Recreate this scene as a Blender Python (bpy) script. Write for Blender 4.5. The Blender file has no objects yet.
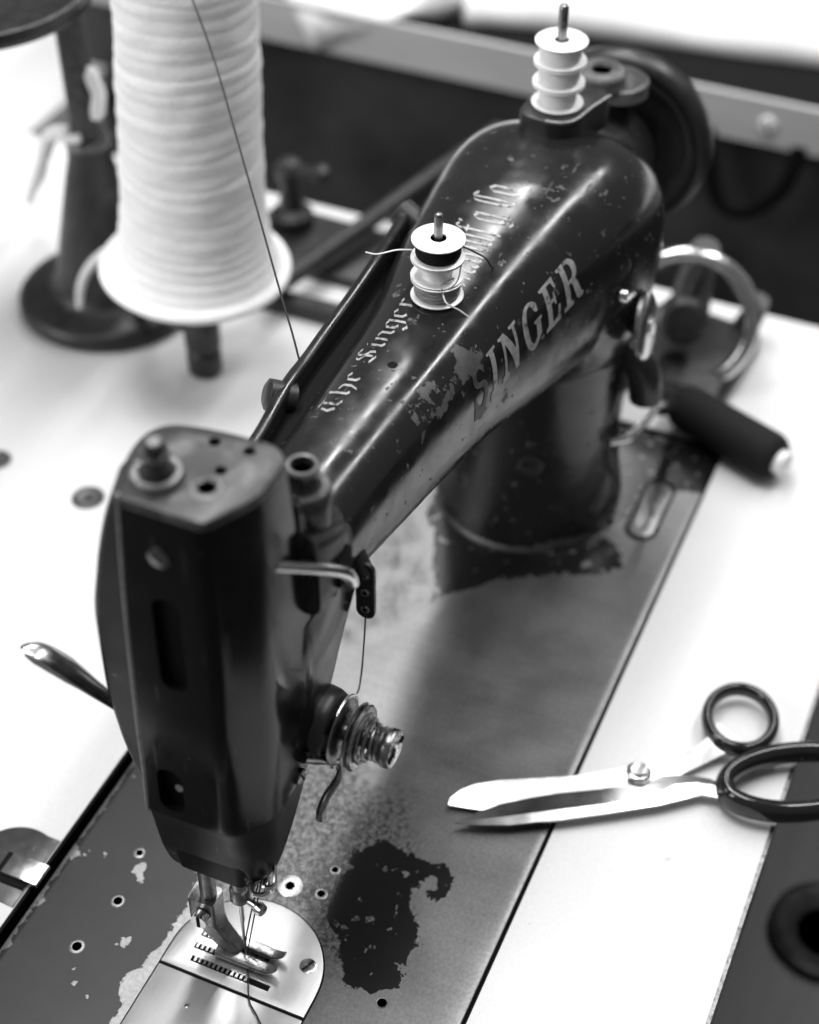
import bpy, bmesh, math, random
import numpy as np
from mathutils import Vector, Matrix, noise as mnoise
random.seed(7)
S = 0.001                       # all coordinates below are millimetres
sc = bpy.context.scene
COL = sc.collection

# ------------------------------------------------------------------ materials
def mat(name, col=0.5, rough=0.5, metal=0.0, spec=0.5, bump=0.0, bscale=200.0, stretch=(1, 1, 1),
        var=0.0, vscale=40.0, rvar=0.0, coat=0.0, specks=0.0, speckcol=0.5, speckscale=220.0, scratch=0.0, edge=0.0):
    m = bpy.data.materials.new(name); m.use_nodes = True
    nt = m.node_tree; N = nt.nodes; L = nt.links
    b = N['Principled BSDF']
    b.inputs['Metallic'].default_value = metal
    b.inputs['Specular IOR Level'].default_value = spec
    b.inputs['Coat Weight'].default_value = coat
    b.inputs['Coat Roughness'].default_value = 0.08
    tc = N.new('ShaderNodeTexCoord'); mp = N.new('ShaderNodeMapping')
    mp.inputs['Scale'].default_value = stretch
    L.new(tc.outputs['Object'], mp.inputs['Vector'])
    n1 = N.new('ShaderNodeTexNoise'); n1.inputs['Scale'].default_value = vscale
    n1.inputs['Detail'].default_value = 6; n1.inputs['Roughness'].default_value = 0.6
    L.new(mp.outputs[0], n1.inputs['Vector'])
    mr = N.new('ShaderNodeMapRange')
    mr.inputs['From Min'].default_value = 0.3; mr.inputs['From Max'].default_value = 0.7
    mr.inputs['To Min'].default_value = col * (1 - var); mr.inputs['To Max'].default_value = min(1, col * (1 + var))
    L.new(n1.outputs['Fac'], mr.inputs['Value'])
    out = mr.outputs[0]
    if specks > 0:                                   # dust and small chips
        v = N.new('ShaderNodeTexNoise'); v.inputs['Scale'].default_value = speckscale
        v.inputs['Detail'].default_value = 4
        L.new(tc.outputs['Object'], v.inputs['Vector'])
        t = N.new('ShaderNodeMapRange'); t.inputs['From Min'].default_value = 0.74 - 0.1 * specks
        t.inputs['From Max'].default_value = 0.78 - 0.1 * specks
        L.new(v.outputs['Fac'], t.inputs['Value'])
        mx = N.new('ShaderNodeMix'); mx.data_type = 'FLOAT'
        L.new(t.outputs[0], mx.inputs['Factor']); L.new(out, mx.inputs['A']); mx.inputs['B'].default_value = speckcol
        out = mx.outputs['Result']
    if scratch > 0:                                  # fine hairline scratches
        for rot in ((.25, .4, .3), (-.5, .2, -.4)):
            m2 = N.new('ShaderNodeMapping'); m2.inputs['Scale'].default_value = (150, 150, 9); m2.inputs['Rotation'].default_value = rot
            L.new(tc.outputs['Object'], m2.inputs['Vector'])
            q = N.new('ShaderNodeTexNoise'); q.inputs['Scale'].default_value = 3.0; q.inputs['Detail'].default_value = 2
            L.new(m2.outputs[0], q.inputs['Vector'])
            t = N.new('ShaderNodeMapRange'); t.inputs['From Min'].default_value = .70; t.inputs['From Max'].default_value = .76
            t.inputs['To Max'].default_value = scratch; L.new(q.outputs['Fac'], t.inputs['Value'])
            mx = N.new('ShaderNodeMix'); mx.data_type = 'FLOAT'
            L.new(t.outputs[0], mx.inputs['Factor']); L.new(out, mx.inputs['A']); mx.inputs['B'].default_value = .16
            out = mx.outputs['Result']
    if edge > 0:                                     # paint rubbed off the sharp edges
        g = N.new('ShaderNodeNewGeometry')
        ad = N.new('ShaderNodeMath'); ad.operation = 'MULTIPLY_ADD'; L.new(n1.outputs['Fac'], ad.inputs[0]); ad.inputs[1].default_value = .12; L.new(g.outputs['Pointiness'], ad.inputs[2])
        t = N.new('ShaderNodeMapRange'); t.inputs['From Min'].default_value = .61; t.inputs['From Max'].default_value = .67; L.new(ad.outputs[0], t.inputs['Value'])
        mx = N.new('ShaderNodeMix'); mx.data_type = 'FLOAT'
        L.new(t.outputs[0], mx.inputs['Factor']); L.new(out, mx.inputs['A']); mx.inputs['B'].default_value = edge
        out = mx.outputs['Result']
    L.new(out, b.inputs['Base Color'])
    if rvar > 0:
        r = N.new('ShaderNodeMapRange')
        r.inputs['From Min'].default_value = 0.3; r.inputs['From Max'].default_value = 0.7
        r.inputs['To Min'].default_value = max(0.02, rough - rvar); r.inputs['To Max'].default_value = rough + rvar
        n2 = N.new('ShaderNodeTexNoise'); n2.inputs['Scale'].default_value = vscale * 1.7; n2.inputs['Detail'].default_value = 7
        L.new(tc.outputs['Object'], n2.inputs['Vector']); L.new(n2.outputs['Fac'], r.inputs['Value'])
        L.new(r.outputs[0], b.inputs['Roughness'])
    else:
        b.inputs['Roughness'].default_value = rough
    if bump > 0:
        nb = N.new('ShaderNodeTexNoise'); nb.inputs['Scale'].default_value = bscale; nb.inputs['Detail'].default_value = 5
        L.new(mp.outputs[0], nb.inputs['Vector'])
        bp = N.new('ShaderNodeBump'); bp.inputs['Strength'].default_value = bump; bp.inputs['Distance'].default_value = 0.0005
        L.new(nb.outputs['Fac'], bp.inputs['Height']); L.new(bp.outputs[0], b.inputs['Normal'])
    return m

M = {}
M['enamel'] = mat('black_enamel', 0.012, 0.2, spec=0.5, rvar=0.08, vscale=60, bump=0.06, bscale=120, specks=0.25, speckcol=0.16, speckscale=260)
M['enamel_clean'] = mat('black_enamel_smooth', 0.006, 0.16, spec=0.22, rvar=0.05, vscale=40, bump=0.08, bscale=90, specks=0.25, speckcol=0.1, scratch=.35)
M['enamel_matt'] = mat('black_enamel_dull', 0.016, 0.38, spec=0.45, rvar=0.1, vscale=90, bump=0.1, bscale=200, specks=0.4, speckcol=0.12, scratch=.3)
M['cap'] = mat('worn_grey_enamel', 0.032, 0.36, spec=0.5, var=0.35, rvar=0.08, vscale=90, bump=0.1, bscale=300, specks=0.4, speckcol=0.2, scratch=.5, edge=.2)
M['black'] = mat('black_recess', 0.004, 0.7, spec=0.1)  # plain black; also paints in the shade of holes, slots and recesses
M['blade'] = mat('polished_blade', 0.66, 0.24, metal=1, var=0.04, rvar=0.03, vscale=90, bump=0.03, bscale=500)
M['handle'] = mat('black_handle_lacquer', 0.012, 0.12, spec=0.6, rvar=0.04, vscale=120, specks=.2, speckcol=.2)
M['steel'] = mat('bright_steel', 0.62, 0.22, metal=1, var=0.1, rvar=0.05, vscale=150, bump=0.08, bscale=500)
M['steel_dark'] = mat('dull_steel', 0.26, 0.33, metal=1, var=0.3, rvar=0.1, vscale=250, bump=0.1, bscale=500)
M['plate'] = mat('brushed_plate_steel', 0.48, 0.40, metal=1, var=0.05, rvar=0.03, vscale=60, bump=0.1, bscale=400, stretch=(1, 6, 1))
M['iron'] = mat('dark_iron', 0.016, 0.42, spec=0.5, var=0.5, rvar=0.1, vscale=90, bump=0.15, bscale=300)
M['edgeworn'] = mat('edge_worn_to_metal', 0.22, 0.4, metal=0.8, var=0.4, vscale=300)
M['chrome'] = mat('chrome', 0.78, 0.1, metal=1, rvar=0.05, vscale=80)
M['bobbin'] = mat('bobbin_metal', 0.86, 0.42, metal=0.35, var=0.06, vscale=200)
M['bobbin_white'] = mat('white_bobbin', 0.85, 0.4, var=0.05, vscale=200)
M['thread_black'] = mat('black_thread', 0.012, 0.8, spec=0.2, bump=0.9, bscale=900, stretch=(0.15, 0.15, 3))
M['thread_grey'] = mat('grey_thread', 0.30, 0.8, spec=0.2, var=0.5, vscale=900, bump=0.9, bscale=900, stretch=(0.3, 0.3, 3))
M['thread_white'] = mat('white_thread', 0.85, 0.85, spec=0.1, bump=0.4, bscale=600, stretch=(0.3, 0.3, 3))
M['yarn'] = mat('white_yarn', 0.9, 0.9, spec=0.1, var=0.05, vscale=300, bump=0.8, bscale=500, stretch=(1, 1, 1.6))
M['laminate'] = mat('white_laminate', 0.62, 0.5, spec=0.3, var=0.05, vscale=900, bump=0.15, bscale=900, specks=.12, speckcol=.45, speckscale=120)
M['cloth'] = mat('white_cloth', 0.86, 0.9, spec=0.1, bump=0.4, bscale=300)
M['rail'] = mat('grey_wood', 0.45, 0.55, var=0.12, vscale=14, stretch=(6, 0.6, 6), bump=0.1)
M['dark_panel'] = mat('dark_panel', 0.036, 0.65, var=0.7, vscale=9, spec=0.4)
M['dark_wood'] = mat('dark_board', 0.03, 0.5, var=0.4, vscale=12, stretch=(1, 5, 1), bump=0.15, bscale=60)
M['floor'] = mat('grey_floor', 0.07, 0.6, var=0.1, vscale=3)
def rubbed(name, col, thr):
    m = mat(name, col, .45, metal=.2, var=.35, vscale=420)
    N = m.node_tree.nodes; L = m.node_tree.links; b = N['Principled BSDF']
    tc = N.new('ShaderNodeTexCoord'); n = N.new('ShaderNodeTexNoise'); n.inputs['Scale'].default_value = 230; n.inputs['Detail'].default_value = 8; n.inputs['Roughness'].default_value = .7
    L.new(tc.outputs['Object'], n.inputs['Vector'])
    r = N.new('ShaderNodeMapRange'); r.inputs['From Min'].default_value = thr; r.inputs['From Max'].default_value = thr+.05; L.new(n.outputs['Fac'], r.inputs['Value'])
    x = N.new('ShaderNodeMix'); x.data_type = 'FLOAT'; old = b.inputs['Base Color'].links[0].from_socket
    L.new(r.outputs[0], x.inputs['Factor']); L.new(old, x.inputs['A']); x.inputs['B'].default_value = .02; L.new(x.outputs['Result'], b.inputs['Base Color'])
    return m
M['gold'] = rubbed('worn_gold_lettering', .36, .58)
M['gold_worn'] = mat('rubbed_gold_lettering', 0.06, 0.45, var=0.8, vscale=300)
M['gold_dim'] = rubbed('faded_gold_lettering', .33, .55)
M['thread_dark'] = mat('dark_thread', 0.03, 0.8, spec=0.2)
M['foot'] = mat('worn_foot', .09, .4, metal=.4, var=.9, vscale=45)
M['pale'] = mat('pale_paint', .8, .6, var=.05, vscale=5)
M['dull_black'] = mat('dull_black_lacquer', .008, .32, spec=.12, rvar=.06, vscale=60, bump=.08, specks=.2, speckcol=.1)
M['brass'] = mat('worn_ring', 0.5, 0.3, metal=1, var=0.3, vscale=300)

# ------------------------------------------------------------------ helpers
ROOT = {}
def prop(o, label=None, cat=None, group=None, kind=None):
    if label: o['label'] = label
    if cat: o['category'] = cat
    if group: o['group'] = group
    if kind: o['kind'] = kind
    return o
def empty(name, loc, label, cat, group=None, rot=(0, 0, 0)):
    e = bpy.data.objects.new(name, None); COL.objects.link(e)
    e.empty_display_size = 0.01
    e.location = Vector(loc) * S; e.rotation_euler = rot
    return prop(e, label, cat, group)
def worldloc(o):
    v = Vector((0, 0, 0))
    while o is not None:
        v = v + o.location; o = o.parent
    return v / S
def link(name, me, m, parent=None, local=False, smooth=38, loc=None):
    """verts are mm; world coords unless local"""
    if parent is not None and not local:
        w = worldloc(parent)
    elif loc is not None:
        w = Vector(loc)
    else:
        w = Vector((0, 0, 0))
    me.transform(Matrix.Translation(-w))
    me.transform(Matrix.Scale(S, 4))
    if m is not None:
        for mm in (m if isinstance(m, (list, tuple)) else [m]): me.materials.append(mm)
    if smooth:
        for p in me.polygons: p.use_smooth = True
        me.set_sharp_from_angle(angle=math.radians(smooth))
    o = bpy.data.objects.new(name, me); COL.objects.link(o)
    if parent is not None: o.parent = parent
    elif loc is not None: o.location = Vector(loc) * S
    return o
class MB:
    def __init__(s): s.v = []; s.f = []; s.mi = []
    def add(s, v, f, mi=0):
        o = len(s.v); s.v += [tuple(p) for p in v]
        s.f += [tuple(i + o for i in q) for q in f]; s.mi += [mi] * len(f)
        return s
    def mesh(s, name='m'):
        me = bpy.data.meshes.new(name); me.from_pydata(s.v, [], s.f)
        me.polygons.foreach_set('material_index', s.mi)
        bm = bmesh.new(); bm.from_mesh(me)
        bmesh.ops.recalc_face_normals(bm, faces=bm.faces); bm.to_mesh(me); bm.free()
        me.update(); return me
    # --- shapes
    def loft(s, rings, cap0=True, cap1=True, closed=True, mi=0):
        n = len(rings[0]); v = [p for r in rings for p in r]; f = []
        for i in range(len(rings) - 1):
            for j in range(n if closed else n - 1):
                k = (j + 1) % n
                f.append((i*n+j, i*n+k, (i+1)*n+k, (i+1)*n+j))
        if cap0: f.append(tuple(range(n))[::-1])
        if cap1: f.append(tuple((len(rings)-1)*n + j for j in range(n)))
        return s.add(v, f, mi)
    def lathe(s, prof, c=(0, 0, 0), axis=(0, 0, 1), seg=40, mi=0, closed=False):
        """prof: list of (r, h) along axis"""
        a = Vector(axis).normalized(); t = Vector((1, 0, 0)) if abs(a.x) < 0.9 else Vector((0, 1, 0))
        u = a.cross(t).normalized(); w = a.cross(u); c = Vector(c)
        rings = [[c + a*h + (u*math.cos(2*math.pi*j/seg) + w*math.sin(2*math.pi*j/seg))*max(r, 1e-4) for j in range(seg)] for r, h in prof]
        if closed: rings.append(rings[0]); return s.loft(rings, False, False, mi=mi)
        return s.loft(rings, prof[0][0] > 1e-3, prof[-1][0] > 1e-3, mi=mi) if True else s
    def tube(s, pts, r, seg=10, mi=0, smooth=0, caps=True, flat=None):
        pts = [Vector(p) for p in pts]
        if smooth: pts = catmull(pts, smooth)
        n = len(pts); rr = r if isinstance(r, (list, tuple)) else [r]*n
        if len(rr) != n:
            rr = [float(np.interp(i/(n-1), np.linspace(0, 1, len(rr)), rr)) for i in range(n)]
        t0 = (pts[1]-pts[0]).normalized()
        up = Vector((0, 0, 1)) if abs(t0.z) < 0.9 else Vector((1, 0, 0))
        u = t0.cross(up).normalized(); rings = []
        for i in range(n):
            t = (pts[min(i+1, n-1)] - pts[max(i-1, 0)]).normalized()
            u = (u - t*u.dot(t)).normalized(); w = t.cross(u)
            fl = 1.0
            fu = 1.0
            if flat: fu, fl = flat
            rings.append([pts[i] + (u*math.cos(2*math.pi*j/seg)*fu + w*math.sin(2*math.pi*j/seg)*fl)*rr[i] for j in range(seg)])
        return s.loft(rings, caps, caps, mi=mi)
    def torus(s, c, axis, R, r, seg=64, seg2=14, mi=0, flat=1.0):
        prof = [(R + r*math.cos(2*math.pi*k/seg2), r*flat*math.sin(2*math.pi*k/seg2)) for k in range(seg2)]
        return s.lathe(prof, c, axis, seg, mi, closed=True)
    def box(s, lo, hi, mi=0):
        x0, y0, z0 = lo; x1, y1, z1 = hi
        v = [(x0,y0,z0),(x1,y0,z0),(x1,y1,z0),(x0,y1,z0),(x0,y0,z1),(x1,y0,z1),(x1,y1,z1),(x0,y1,z1)]
        return s.add(v, [(3,2,1,0),(4,5,6,7),(0,1,5,4),(1,2,6,5),(2,3,7,6),(3,0,4,7)], mi)
    def prism(s, poly, z0, z1, mi=0, bev=0.0):
        """poly in xy, optional small top bevel"""
        rings = [[(x, y, z0) for x, y in poly]]
        if bev > 0:
            cx = sum(p[0] for p in poly)/len(poly); cy = sum(p[1] for p in poly)/len(poly)
            rings.append([(x, y, z1-bev) for x, y in poly])
            ins = inset(poly, bev*0.3); rings.append([(x, y, z1-bev*0.3) for x, y in ins])
            ins = inset(poly, bev); rings.append([(x, y, z1) for x, y in ins])
        else:
            rings.append([(x, y, z1) for x, y in poly])
        return s.loft(rings, mi=mi)
def inset(poly, d):
    n = len(poly); out = []
    A = sum(poly[i][0]*poly[(i+1) % n][1] - poly[(i+1) % n][0]*poly[i][1] for i in range(n))
    sg = 1 if A > 0 else -1
    for i in range(n):
        p0 = Vector(poly[i-1]); p1 = Vector(poly[i]); p2 = Vector(poly[(i+1) % n])
        e1 = (p1-p0).normalized(); e2 = (p2-p1).normalized()
        n1 = Vector((-e1.y, e1.x))*sg; n2 = Vector((-e2.y, e2.x))*sg
        b = (n1+n2); L = max(b.dot(n1), 0.35)
        out.append(tuple(p1 + b*(d/L)))
    return out
def catmull(P, k):
    out = []; n = len(P)
    for i in range(n-1):
        p0 = P[max(i-1, 0)]; p1 = P[i]; p2 = P[i+1]; p3 = P[min(i+2, n-1)]
        for q in range(k):
            t = q/k
            out.append(0.5*((2*p1)+(p2-p0)*t+(2*p0-5*p1+4*p2-p3)*t*t+(3*p1-p0-3*p2+p3)*t**3))
    out.append(P[-1]); return out
def fillet(poly, r, seg=4):
    """round the corners of a closed polygon; r number or list; constant count"""
    n = len(poly); out = []
    for i in range(n):
        p = Vector(poly[i]); a = Vector(poly[i-1]); b = Vector(poly[(i+1) % n])
        ri = r[i] if isinstance(r, (list, tuple)) else r
        d1 = min(ri, (a-p).length*0.48); d2 = min(ri, (b-p).length*0.48)
        s0 = p+(a-p).normalized()*d1; s1 = p+(b-p).normalized()*d2
        for k in range(seg+1):
            t = k/seg
            out.append(tuple(s0*(1-t)**2 + p*2*t*(1-t) + s1*t*t))
    return out
def interp(tab, x):
    xs = [t[0] for t in tab]; out = []
    for k in range(1, len(tab[0])):
        out.append(pchip(xs, [t[k] for t in tab], x))
    return out
def pchip(xs, ys, x):
    n = len(xs)
    if x <= xs[0]: return ys[0]
    if x >= xs[-1]: return ys[-1]
    h = [xs[i+1]-xs[i] for i in range(n-1)]; d = [(ys[i+1]-ys[i])/h[i] for i in range(n-1)]
    m = [d[0]] + [0 if d[i-1]*d[i] <= 0 else 2*d[i-1]*d[i]/(d[i-1]+d[i]) for i in range(1, n-1)] + [d[-1]]
    i = max(j for j in range(n-1) if xs[j] <= x)
    t = (x-xs[i])/h[i]
    return ys[i]*(1+2*t)*(1-t)**2 + m[i]*h[i]*t*(1-t)**2 + ys[i+1]*t*t*(3-2*t) + m[i+1]*h[i]*t*t*(t-1)
def sdpoly(P, poly):
    """signed distance (positive inside) of points Nx2 to polygon"""
    P = np.asarray(P); poly = np.asarray(poly, float); d = np.full(len(P), 1e9); inside = np.zeros(len(P), bool)
    for i in range(len(poly)):
        a = poly[i]; b = poly[(i+1) % len(poly)]; e = b-a; w = P-a
        t = np.clip((w@e)/(e@e), 0, 1); q = w-t[:, None]*e; d = np.minimum(d, np.hypot(q[:, 0], q[:, 1]))
        c = ((a[1] <= P[:, 1]) & (b[1] > P[:, 1])) | ((b[1] <= P[:, 1]) & (a[1] > P[:, 1]))
        xx = a[0] + (P[:, 1]-a[1])/(e[1] if abs(e[1]) > 1e-9 else 1e-9)*e[0]
        inside ^= c & (P[:, 0] < xx)
    return np.where(inside, d, -d)
def attr(o, name, vals):
    a = o.data.attributes.new(name, 'FLOAT', 'POINT'); a.data.foreach_set('value', np.asarray(vals, np.float32))
def cut(o, cutters):
    """real holes: boolean difference, applied"""
    cs = []
    for mb in cutters:
        me = mb.mesh('cutter'); c = link('cutter', me, None, None, smooth=0); cs.append(c)
        md = o.modifiers.new('b', 'BOOLEAN'); md.operation = 'DIFFERENCE'; md.object = c; md.solver = 'EXACT'
    bpy.context.view_layer.update()
    dg = bpy.context.evaluated_depsgraph_get()
    me = bpy.data.meshes.new_from_object(o.evaluated_get(dg)); o.modifiers.clear()
    old = o.data; o.data = me; bpy.data.meshes.remove(old)
    for c in cs: bpy.data.objects.remove(c)
    for p in me.polygons: p.use_smooth = True
    me.set_sharp_from_angle(angle=math.radians(38))
def screw(parent, c, axis, r, h=1.2, ang=0.5, m='steel_dark', name='screw'):
    a = Vector(axis).normalized(); c = Vector(c)
    mb = MB(); mb.lathe([(0, h), (r*0.8, h), (r, h*0.6), (r, -1.0)], c, a, 24)
    t = Vector((1, 0, 0)) if abs(a.x) < 0.9 else Vector((0, 1, 0))
    u = a.cross(t).normalized(); w = a.cross(u)
    d = u*math.cos(ang)+w*math.sin(ang); e = a.cross(d)
    q = [c+a*(h+.05)+d*(r*.85*sx)+e*(r*.13*sy) for sx, sy in ((-1,-1),(1,-1),(1,1),(-1,1))]
    mb.loft([[p - a*0.4 for p in q], q], mi=1)
    return link(name, mb.mesh(), [M[m], M['black']], parent)
def holering(parent, x, y, r, R, z=0.0, m='edgeworn', name='screw_hole'):
    mb = MB(); mb.lathe([(r, 0.05), (r, .25), ((r+R)/2, .3), (R, .05)], (x, y, z), (0, 0, 1), 28)
    return link(name, mb.mesh(), M[m], parent)

# ------------------------------------------------------------------ worktable
W = empty('worktable', (190, 260, 0), 'white laminate sewing table that the black machine is sunk into, with a bright front edge', 'table')
mb = MB()
tx0, tx1, ty0, ty1 = -110, 500, -172, 640
hx0, hx1, hy0, hy1 = -107, 374, -89.0, 96
def fr(z0, z1):
    mb.box((tx0, ty0, z0), (tx1, hy0, z1)); mb.box((tx0, hy1, z0), (tx1, ty1, z1))
    mb.box((tx0, hy0, z0), (hx0, hy1, z1)); mb.box((hx1, hy0, z0), (tx1, hy1, z1))
xs = [tx0, hx0, hx1, tx1]; ys = [ty0, hy0, hy1, ty1]
v = []; f = []
for z in (-28, -0.5):
    for y in ys:
        for x in xs: v.append((x, y, z))
q = lambda i, j, k: k*16 + j*4 + i
for j in range(3):
    for i in range(3):
        if i == 1 and j == 1: continue
        f.append((q(i,j,1), q(i+1,j,1), q(i+1,j+1,1), q(i,j+1,1))); f.append((q(i,j,0), q(i,j+1,0), q(i+1,j+1,0), q(i+1,j,0)))
for i in range(3):
    f.append((q(i,0,0), q(i+1,0,0), q(i+1,0,1), q(i,0,1))); f.append((q(i,3,0), q(i,3,1), q(i+1,3,1), q(i+1,3,0)))
    f.append((q(0,i,0), q(0,i,1), q(0,i+1,1), q(0,i+1,0))); f.append((q(3,i,0), q(3,i+1,0), q(3,i+1,1), q(3,i,1)))
f += [(q(1,1,0), q(1,1,1), q(2,1,1), q(2,1,0)), (q(1,2,0), q(2,2,0), q(2,2,1), q(1,2,1)),
      (q(1,1,0), q(1,2,0), q(1,2,1), q(1,1,1)), (q(2,1,0), q(2,1,1), q(2,2,1), q(2,2,0))]
mb.add(v, f)
link('table_top', mb.mesh(), M['laminate'], W, smooth=0)
# dark box added under the cut-out to block light in the gap; edge band
mb = MB()
for lo, hi in (((hx0, hy0-.6, -60), (hx1, hy0+.9, -1.2)), ((hx0, hy1-1.2, -60), (hx1, hy1+.6, -1.2)), ((hx0, hy0+1, -60), (hx0+1, hy1-1.3, -1.2)), ((hx1-1, hy0+1, -60), (hx1+.4, hy1-1.3, -1.2))):
    mb.box(lo, hi)
mb.box((hx0-2, hy0-2, -62), (hx1+2, hy1+2, -60.1))
link('light_blocker', mb.mesh(), M['black'], W, smooth=0)
mb = MB(); mb.box((tx0-1, ty0-1.6, -27.5), (tx1+1, ty0-.05, -0.2))
link('edge_band', mb.mesh(), M['steel_dark'], W, smooth=0)
for (x, y, r) in ((210, 257, 7.5), (204, 198, 8.5)):
    mb = MB(); mb.lathe([(0, .2), (r*.55, .25), (r*.7, .6), (r, .5), (r, -.6)], (x, y, -.4), seg=32)
    link('plug', mb.mesh(), M['cap'], W)
for (x, y) in ((tx0+60, -150), (tx1-60, -150), (tx0+60, ty1-60), (tx1-60, ty1-60)):
    mb = MB(); mb.box((x-18, y-18, -740), (x+18, y+18, -28)); link('leg', mb.mesh(), M['iron'], W, smooth=0)

# ------------------------------------------------------------------ the machine
R_ = empty('sewing_machine', (130, 0, 0), 'old black enamelled industrial sewing machine with worn gold lettering, sunk in the white table', 'sewing machine')
# ---- bed
nx, ny = 172, 60
bx0, bx1, by0, by1 = -105, 369, -87.4, 90.4
bxs = np.linspace(bx0+.8, bx1-.8, nx); bys = np.linspace(by0+.8, by1-.8, ny)
mb = MB()
v = [(x, y, 0) for y in bys for x in bxs]; f = [(j*nx+i, j*nx+i+1, (j+1)*nx+i+1, (j+1)*nx+i) for j in range(ny-1) for i in range(nx-1)]
per = [j for j in range(nx)] + [j*nx+nx-1 for j in range(1, ny)] + [(ny-1)*nx+i for i in range(nx-2, -1, -1)] + [j*nx for j in range(ny-2, 0, -1)]
rings = []
for dz, e in ((-.25, .55), (-.8, .8), (-18, .8)):
    rings.append([(v[p][0] + (e if p % nx == nx-1 else (-e if p % nx == 0 else 0)), v[p][1] + (e if p//nx == ny-1 else (-e if p//nx == 0 else 0)), dz) for p in per])
base = len(v); n = len(per)
for r in rings: v += r
for j in range(n):
    k = (j+1) % n
    f.append((per[j], base+j, base+k, per[k])[::-1])
    f.append((base+j, base+n+j, base+n+k, base+k)[::-1]); f.append((base+n+j, base+2*n+j, base+2*n+k, base+n+k)[::-1])
f.append(tuple(base+2*n+j for j in range(n))[::-1])
mb.add(v, f)
def bed_material():
    m = bpy.data.materials.new('bed_iron_and_lacquer'); m.use_nodes = True
    nt = m.node_tree; N = nt.nodes; L = nt.links; b = N['Principled BSDF']
    tc = N.new('ShaderNodeTexCoord')
    def noise(sc_, det=6, rough=.6, st=None, vec=None):
        n = N.new('ShaderNodeTexNoise'); n.inputs['Scale'].default_value = sc_; n.inputs['Detail'].default_value = det; n.inputs['Roughness'].default_value = rough
        if st:
            mp = N.new('ShaderNodeMapping'); mp.inputs['Scale'].default_value = st[:3]
            if len(st) > 3: mp.inputs['Rotation'].default_value = (0, 0, st[3])
            L.new(tc.outputs['Object'], mp.inputs['Vector']); L.new(mp.outputs[0], n.inputs['Vector'])
        else: L.new(tc.outputs['Object'], n.inputs['Vector'])
        return n.outputs['Fac']
    def math_(op, a, c=None, d=None):
        n = N.new('ShaderNodeMath'); n.operation = op
        for i, x in enumerate((a, c, d)):
            if x is None: continue
            if hasattr(x, 'links'): L.new(x, n.inputs[i])
            else: n.inputs[i].default_value = x
        return n.outputs[0]
    def ss(x, lo, hi, a=0., c=1.):
        n = N.new('ShaderNodeMapRange'); n.interpolation_type = 'SMOOTHSTEP'
        n.inputs['From Min'].default_value = lo; n.inputs['From Max'].default_value = hi; n.inputs['To Min'].default_value = a; n.inputs['To Max'].default_value = c
        L.new(x, n.inputs['Value']); return n.outputs[0]
    def mix(fc, a, c):
        n = N.new('ShaderNodeMix'); n.data_type = 'FLOAT'
        for s_, x in (('Factor', fc), ('A', a), ('B', c)):
            if hasattr(x, 'links'): L.new(x, n.inputs[s_])
            else: n.inputs[s_].default_value = x
        return n.outputs['Result']
    def at(nm):
        n = N.new('ShaderNodeAttribute'); n.attribute_name = nm; return n.outputs['Fac']
    big = noise(90, 6); fine = noise(330, 5); chips = noise(150, 4, .55)
    # sd in mm, positive inside; distorted so that edges flake
    wob = math_('MULTIPLY', math_('SUBTRACT', big, .5), 16.0)
    wob2 = math_('ADD', math_('MULTIPLY', math_('SUBTRACT', fine, .5), 5.0), math_('MULTIPLY', math_('SUBTRACT', noise(170, 5, .65), .5), 9.0))
    def edge(nm, a=1.0):
        return math_('ADD', math_('ADD', at(nm), math_('MULTIPLY', wob, a)), wob2)
    black = ss(edge('sd_black', .55), -.25, .25)
    chip = ss(chips, .62, .64)
    black = math_('MULTIPLY', black, math_('SUBTRACT', 1.0, chip))
    extra = math_('MULTIPLY', ss(edge('sd_mottle', 1.2), -7, 7), ss(noise(420, 8, .8), .44, .56))
    black = math_('MAXIMUM', black, math_('MULTIPLY', extra, .85))
    lac = ss(edge('sd_lacquer', .6), -.3, .3)
    lac = math_('MULTIPLY', lac, math_('SUBTRACT', 1.0, ss(noise(75, 4, .5), .68, .69)))
    stain = ss(edge('sd_stain', 1.6), -7, 7)
    mott = ss(noise(340, 8, .85), .42, .58)
    bare_c = mix(ss(noise(14, 5), .3, .7), .16, .22)
    bare_c = mix(math_('MULTIPLY', stain, mott), mix(stain, bare_c, .17), .045)
    bare_c = math_('MULTIPLY', bare_c, ss(noise(700, 4, .6), .3, .7, .86, 1.14))
    bare_c = math_('MULTIPLY', bare_c, ss(noise(260, 4, .6, (1, .08, 1, .55)), .3, .7, .95, 1.05))
    bare_r = mix(ss(noise(30, 6), .3, .7), .36, .44)
    bare_r = mix(stain, bare_r, .5)
    # bare / lacquer / black
    col = mix(lac, bare_c, mix(ss(noise(40, 6), .3, .7), .009, .015)); col = mix(black, col, .010)
    met = mix(lac, mix(stain, .92, .6), 0.); met = mix(black, met, 0.)
    rg = mix(lac, bare_r, .36); rg = mix(black, rg, .2)
    L.new(col, b.inputs['Base Color']); L.new(met, b.inputs['Metallic']); L.new(rg, b.inputs['Roughness'])
    b.inputs['Specular IOR Level'].default_value = .32
    # machining marks on the bare iron + step at paint edge
    br = noise(160, 3, .5, (1, .12, 1, .55))
    hh = math_('ADD', math_('MULTIPLY', br, .35), math_('MULTIPLY', math_('MAXIMUM', lac, black), .5))
    hh = math_('ADD', hh, math_('MULTIPLY', fine, .25))
    bp = N.new('ShaderNodeBump'); bp.inputs['Strength'].default_value = .25; bp.inputs['Distance'].default_value = .0003
    L.new(hh, bp.inputs['Height']); L.new(bp.outputs[0], b.inputs['Normal'])
    return m
bed = link('bed_plate', mb.mesh(), bed_material(), R_, smooth=50)
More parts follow.
